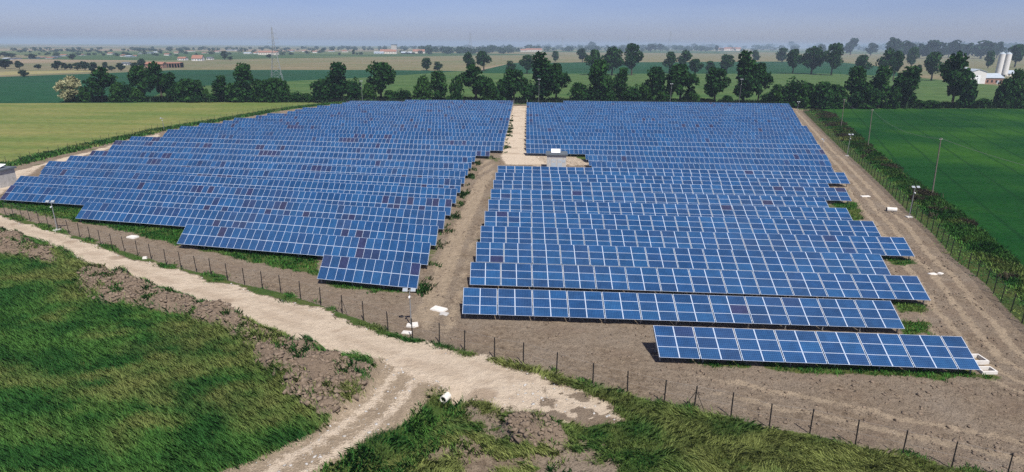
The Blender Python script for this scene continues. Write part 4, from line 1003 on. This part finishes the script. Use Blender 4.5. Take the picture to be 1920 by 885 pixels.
# tall weeds by the culvert
x, y = scatter(-13, 4, 27, 42, 10); kk = (gsample(fore, x, y) > .5) & (gsample(wg, x, y) > .6) & (dline(gp((838, 748), (800, 795), (740, 850), (660, 905)), x, y) < 2.2) & (fbm(x*.6, y*.6, 12) > .46) & (np.hypot(x-cul[0]+.4, y-cul[1]+1.0) > .8); x3_, y3_ = x[kk], y[kk]
blades('ditch_weeds', 'lush dark green weeds in the ditch below the culvert', x3_, y3_, .36+.34*fbm(x3_, y3_, 5), .024, (0, 0), gtint(x3_, y3_, -.1)*1.15, 14, 'weeds')
# verge of the fence, patches between the rows
x, y = scatter(-95, 60, 28, 120, 7); k = (gsample(verge, x, y) > .45) | ((gsample(s_site, x, y) > 0) & (gsample(wg, x, y) > .5) & (gsample(np.maximum.reduce([W_(P, .9, .7) for P in GRASS_IN]), x, y) > .4))
x4_, y4_ = x[k], y[k]
blades('site_weeds', 'green weeds along the fence foot and under the panel rows', x4_, y4_, np.full(len(x4_), .30), .022, (0, 0), gtint(x4_, y4_, -.06)*np.array([.9, 1.1, .9]), 9, 'weeds')
# tufts at the track end of the left rows, and along the track
tx, ty, tl = [], [], []
for k in range(0, 24):
    _, e, m_, n_, A0, ln, L = ROWS['L', k]; q = A0+e*(ln+.3)+m_*L*.55
    for _ in range(random.choice((2, 5, 9, 18, 30))): tx.append(q[0]+RNG.normal()*.4+.15); ty.append(q[1]+RNG.normal()*1.1); tl.append(.5)
tx, ty = np.array(tx), np.array(ty)
blades('track_weeds', 'green tufts at the track ends of the left panel rows', tx, ty, np.full(len(tx), .55), .05, (.1, -.1), np.tile(np.array([.03, .085, .02]), (len(tx), 1)), 7, 'weeds')
x, y = scatter(-75, 14, 27, 90, 5); k = ((gsample(mound, x, y) > .4) | (gsample(bare, x, y) > .4)) & (fbm(x*.7, y*.7, 47) > .60); xm, ym = x[k], y[k]
blades('heap_tufts', 'scattered green tufts growing on the earth heaps and bare patches', xm, ym, .20+.35*RNG.random(len(xm)), .024, (0, 0), gtint(xm, ym, -.05), 12, 'weeds', .16)
x, y = scatter(-75, 40, 27, 90, 6); gg = gsample(wg, x, y); k = (gsample(fore, x, y) > .5) & (gg > .12) & (gg < .55) & (gsample(wr, x, y) < .5); xm, ym = x[k], y[k]
blades('edge_tufts', 'thin dry grass straggling over the edges of soil and road', xm, ym, .16+.22*RNG.random(len(xm)), .018, (-.2, 0), gtint(xm, ym, .12), 6, 'grass', .2)
# bank of the wheat field
def bank_pts(dens, lo, hi):
    x, y = scatter(25, 140, 26, 300, dens); s = gsample(s_bank, x, y); k = (s > lo) & (RNG.random(len(x)) < np.clip(70/y, .15, 1)); return x[k], y[k]
x5_, y5_ = bank_pts(9, -.2, .0)
kp = (gsample(d_right, x5_, y5_) > 2.0) | (RNG.random(len(x5_)) < .30); x5_, y5_ = x5_[kp], y5_[kp]
nz = fbm(x5_*.22, y5_*.22, 33); ds_ = gsample(d_right, x5_, y5_); gr = (nz < .58) | (ds_ < 2.4)
blades('bank_weeds', 'dark green weeds on the bank between the fence and the wheat', x5_[gr], y5_[gr], .13+(.32+.8*fbm(x5_[gr]*.3, y5_[gr]*.3, 6)**2)*sstep(1.9, 3.4, ds_[gr]), .055, (0, 0), gtint(x5_[gr], y5_[gr], -.02)*(1.0+.6*sstep(3.2, 1.8, ds_[gr]))[:, None]*np.where(ds_[gr] > 3.2, .72, 1.0)[:, None], 8, 'weeds', .25)
blades('bank_brambles', 'brown dead brambles on the bank between the fence and the wheat', x5_[~gr], y5_[~gr], np.full((~gr).sum(), .8), .05, (0, 0), np.tile(np.array([.095, .085, .055]), ((~gr).sum(), 1)), 8, 'brambles', .3)
# hay field fringe
x, y = scatter(-135, -40, 80, 300, 1.6); k = (gsample(dline(W_left, gx, gy), x, y) < 2.5); x6_, y6_ = x[k], y[k]
blades('fringe_weeds', 'rough green weeds along the hay field fence', x6_, y6_, np.full(len(x6_), .7), .09, (0, 0), gtint(x6_, y6_, -.08), 10, 'weeds', .4)
# undergrowth at the hedge foot
hx, hy = [], []
for (xa, ya), (xb, yb) in zip([(125, 191.2), (600, 191.5), (960, 194), (1340, 196.5), (1460, 201), (1700, 203)], [(600, 191.5), (960, 194), (1340, 196.5), (1460, 201), (1700, 203), (2000, 203)]):
    a, b = at(xa, ya), at(xb, yb); n = int(np.linalg.norm(b-a)*5); f_ = RNG.random(n); q = a+(b-a)*f_[:, None]; hx.append(q[:, 0]+RNG.normal(size=n)*1.0); hy.append(q[:, 1]+1.5+RNG.normal(size=n)*1.4)
hx, hy = np.concatenate(hx), np.concatenate(hy)
_gh = gheight
gheight = lambda x, y: np.zeros_like(np.asarray(x, float))
blades('hedge_undergrowth', 'dark undergrowth along the foot of the hedgerow', hx, hy, 1.6+1.6*fbm(hx*.2, hy*.2, 3), .22, (0, 0), np.tile(np.array([.022, .050, .018]), (len(hx), 1)), 7, 'undergrowth', .5)
gheight = _gh
# clods of dug earth
ico = np.array([(0, 0, 1), (.894, 0, .447), (.276, .851, .447), (-.724, .526, .447), (-.724, -.526, .447), (.276, -.851, .447), (.724, .526, -.447), (-.276, .851, -.447), (-.894, 0, -.447), (-.276, -.851, -.447), (.724, -.526, -.447), (0, 0, -1)])
icf = np.array([(0, 1, 2), (0, 2, 3), (0, 3, 4), (0, 4, 5), (0, 5, 1), (1, 6, 2), (2, 7, 3), (3, 8, 4), (4, 9, 5), (5, 10, 1), (2, 6, 7), (3, 7, 8), (4, 8, 9), (5, 9, 10), (1, 10, 6), (11, 7, 6), (11, 8, 7), (11, 9, 8), (11, 10, 9), (11, 6, 10)])
def clods(name, label, x, y, r, mat):
    n = len(x); z = gheight(x, y); V = ico[None]*(1+.30*RNG.normal(size=(n, 12, 1)))+.22*RNG.normal(size=(n, 12, 3))
    V = V*r[:, None, None]*np.array([1.25, .95, .62]); a = RNG.random(n)*6.28; c, s = np.cos(a)[:, None], np.sin(a)[:, None]
    X = V[..., 0]*c-V[..., 1]*s; Y = V[..., 0]*s+V[..., 1]*c
    V = np.stack([X+x[:, None], Y+y[:, None], V[..., 2]+(z+r*.12)[:, None]], 2).reshape(-1, 3)
    Fc = (icf[None]+(np.arange(n)*12)[:, None, None]).reshape(-1, 3)
    tag(link(name, np_mesh(name, V, Fc, mat, 3)), label, 'clods', kind='stuff')
x, y = scatter(-75, 12, 27, 90, 24); k = (gsample(mound, x, y) > .6) & (gsample(wg, x, y) < .6); x7, y7 = x[k], y[k]
clods('soil_clods', 'broken clods on the earth heaps beside the pale road', x7, y7, .035+.20*RNG.random(len(x7))**4*(.55+fbm(x7*.5, y7*.5, 4)), M['clod'])
x, y = scatter(-95, 62, 30, 130, 5); k = (gsample(s_site, x, y) > .6) & (gsample(wg, x, y) < .3) & (gsample(wr, x, y) < .3) & (fbm(x*.28, y*.6, 51) > .47) & (RNG.random(len(x)) < np.clip(60/y, .2, 1)); x8, y8 = x[k], y[k]
clods('field_clods', 'small clods scattered over the bare soil inside the fence', x8, y8, .03+.12*RNG.random(len(x8))**3, M['clod'])
x, y = scatter(-95, 15, 27, 110, 2.5); k = (gsample(wr, x, y) > .3) & (gsample(s_site, x, y) < 0) & ((gsample(W_(P_road, .8, .45), x, y) < .97) | (gsample(tip, x, y) < 8)); x9, y9 = x[k], y[k]
clods('road_stones', 'pale stones along the edges of the crushed stone road', x9, y9, .03+.09*RNG.random(len(x9))**3, M['conc'])

# ------------------------------------------------------------------ haze
hm, t, b = nodes('haze_air'); t.nodes.remove(b)
pv = N(t, 'VolumePrincipled'); pv.inputs['Color'].default_value = (.62, .81, 1.0, 1); pv.inputs['Density'].default_value = .00017; pv.inputs['Anisotropy'].default_value = 0.0
t.links.new(pv.outputs[0], t.nodes['Material Output'].inputs['Volume'])
m = MB(); m.box(-9600, 9600, -9600, 9600, -2.5, 58)
tag(m.build('haze', hm), 'thin blue haze lying over the whole plain', 'haze', kind='stuff')
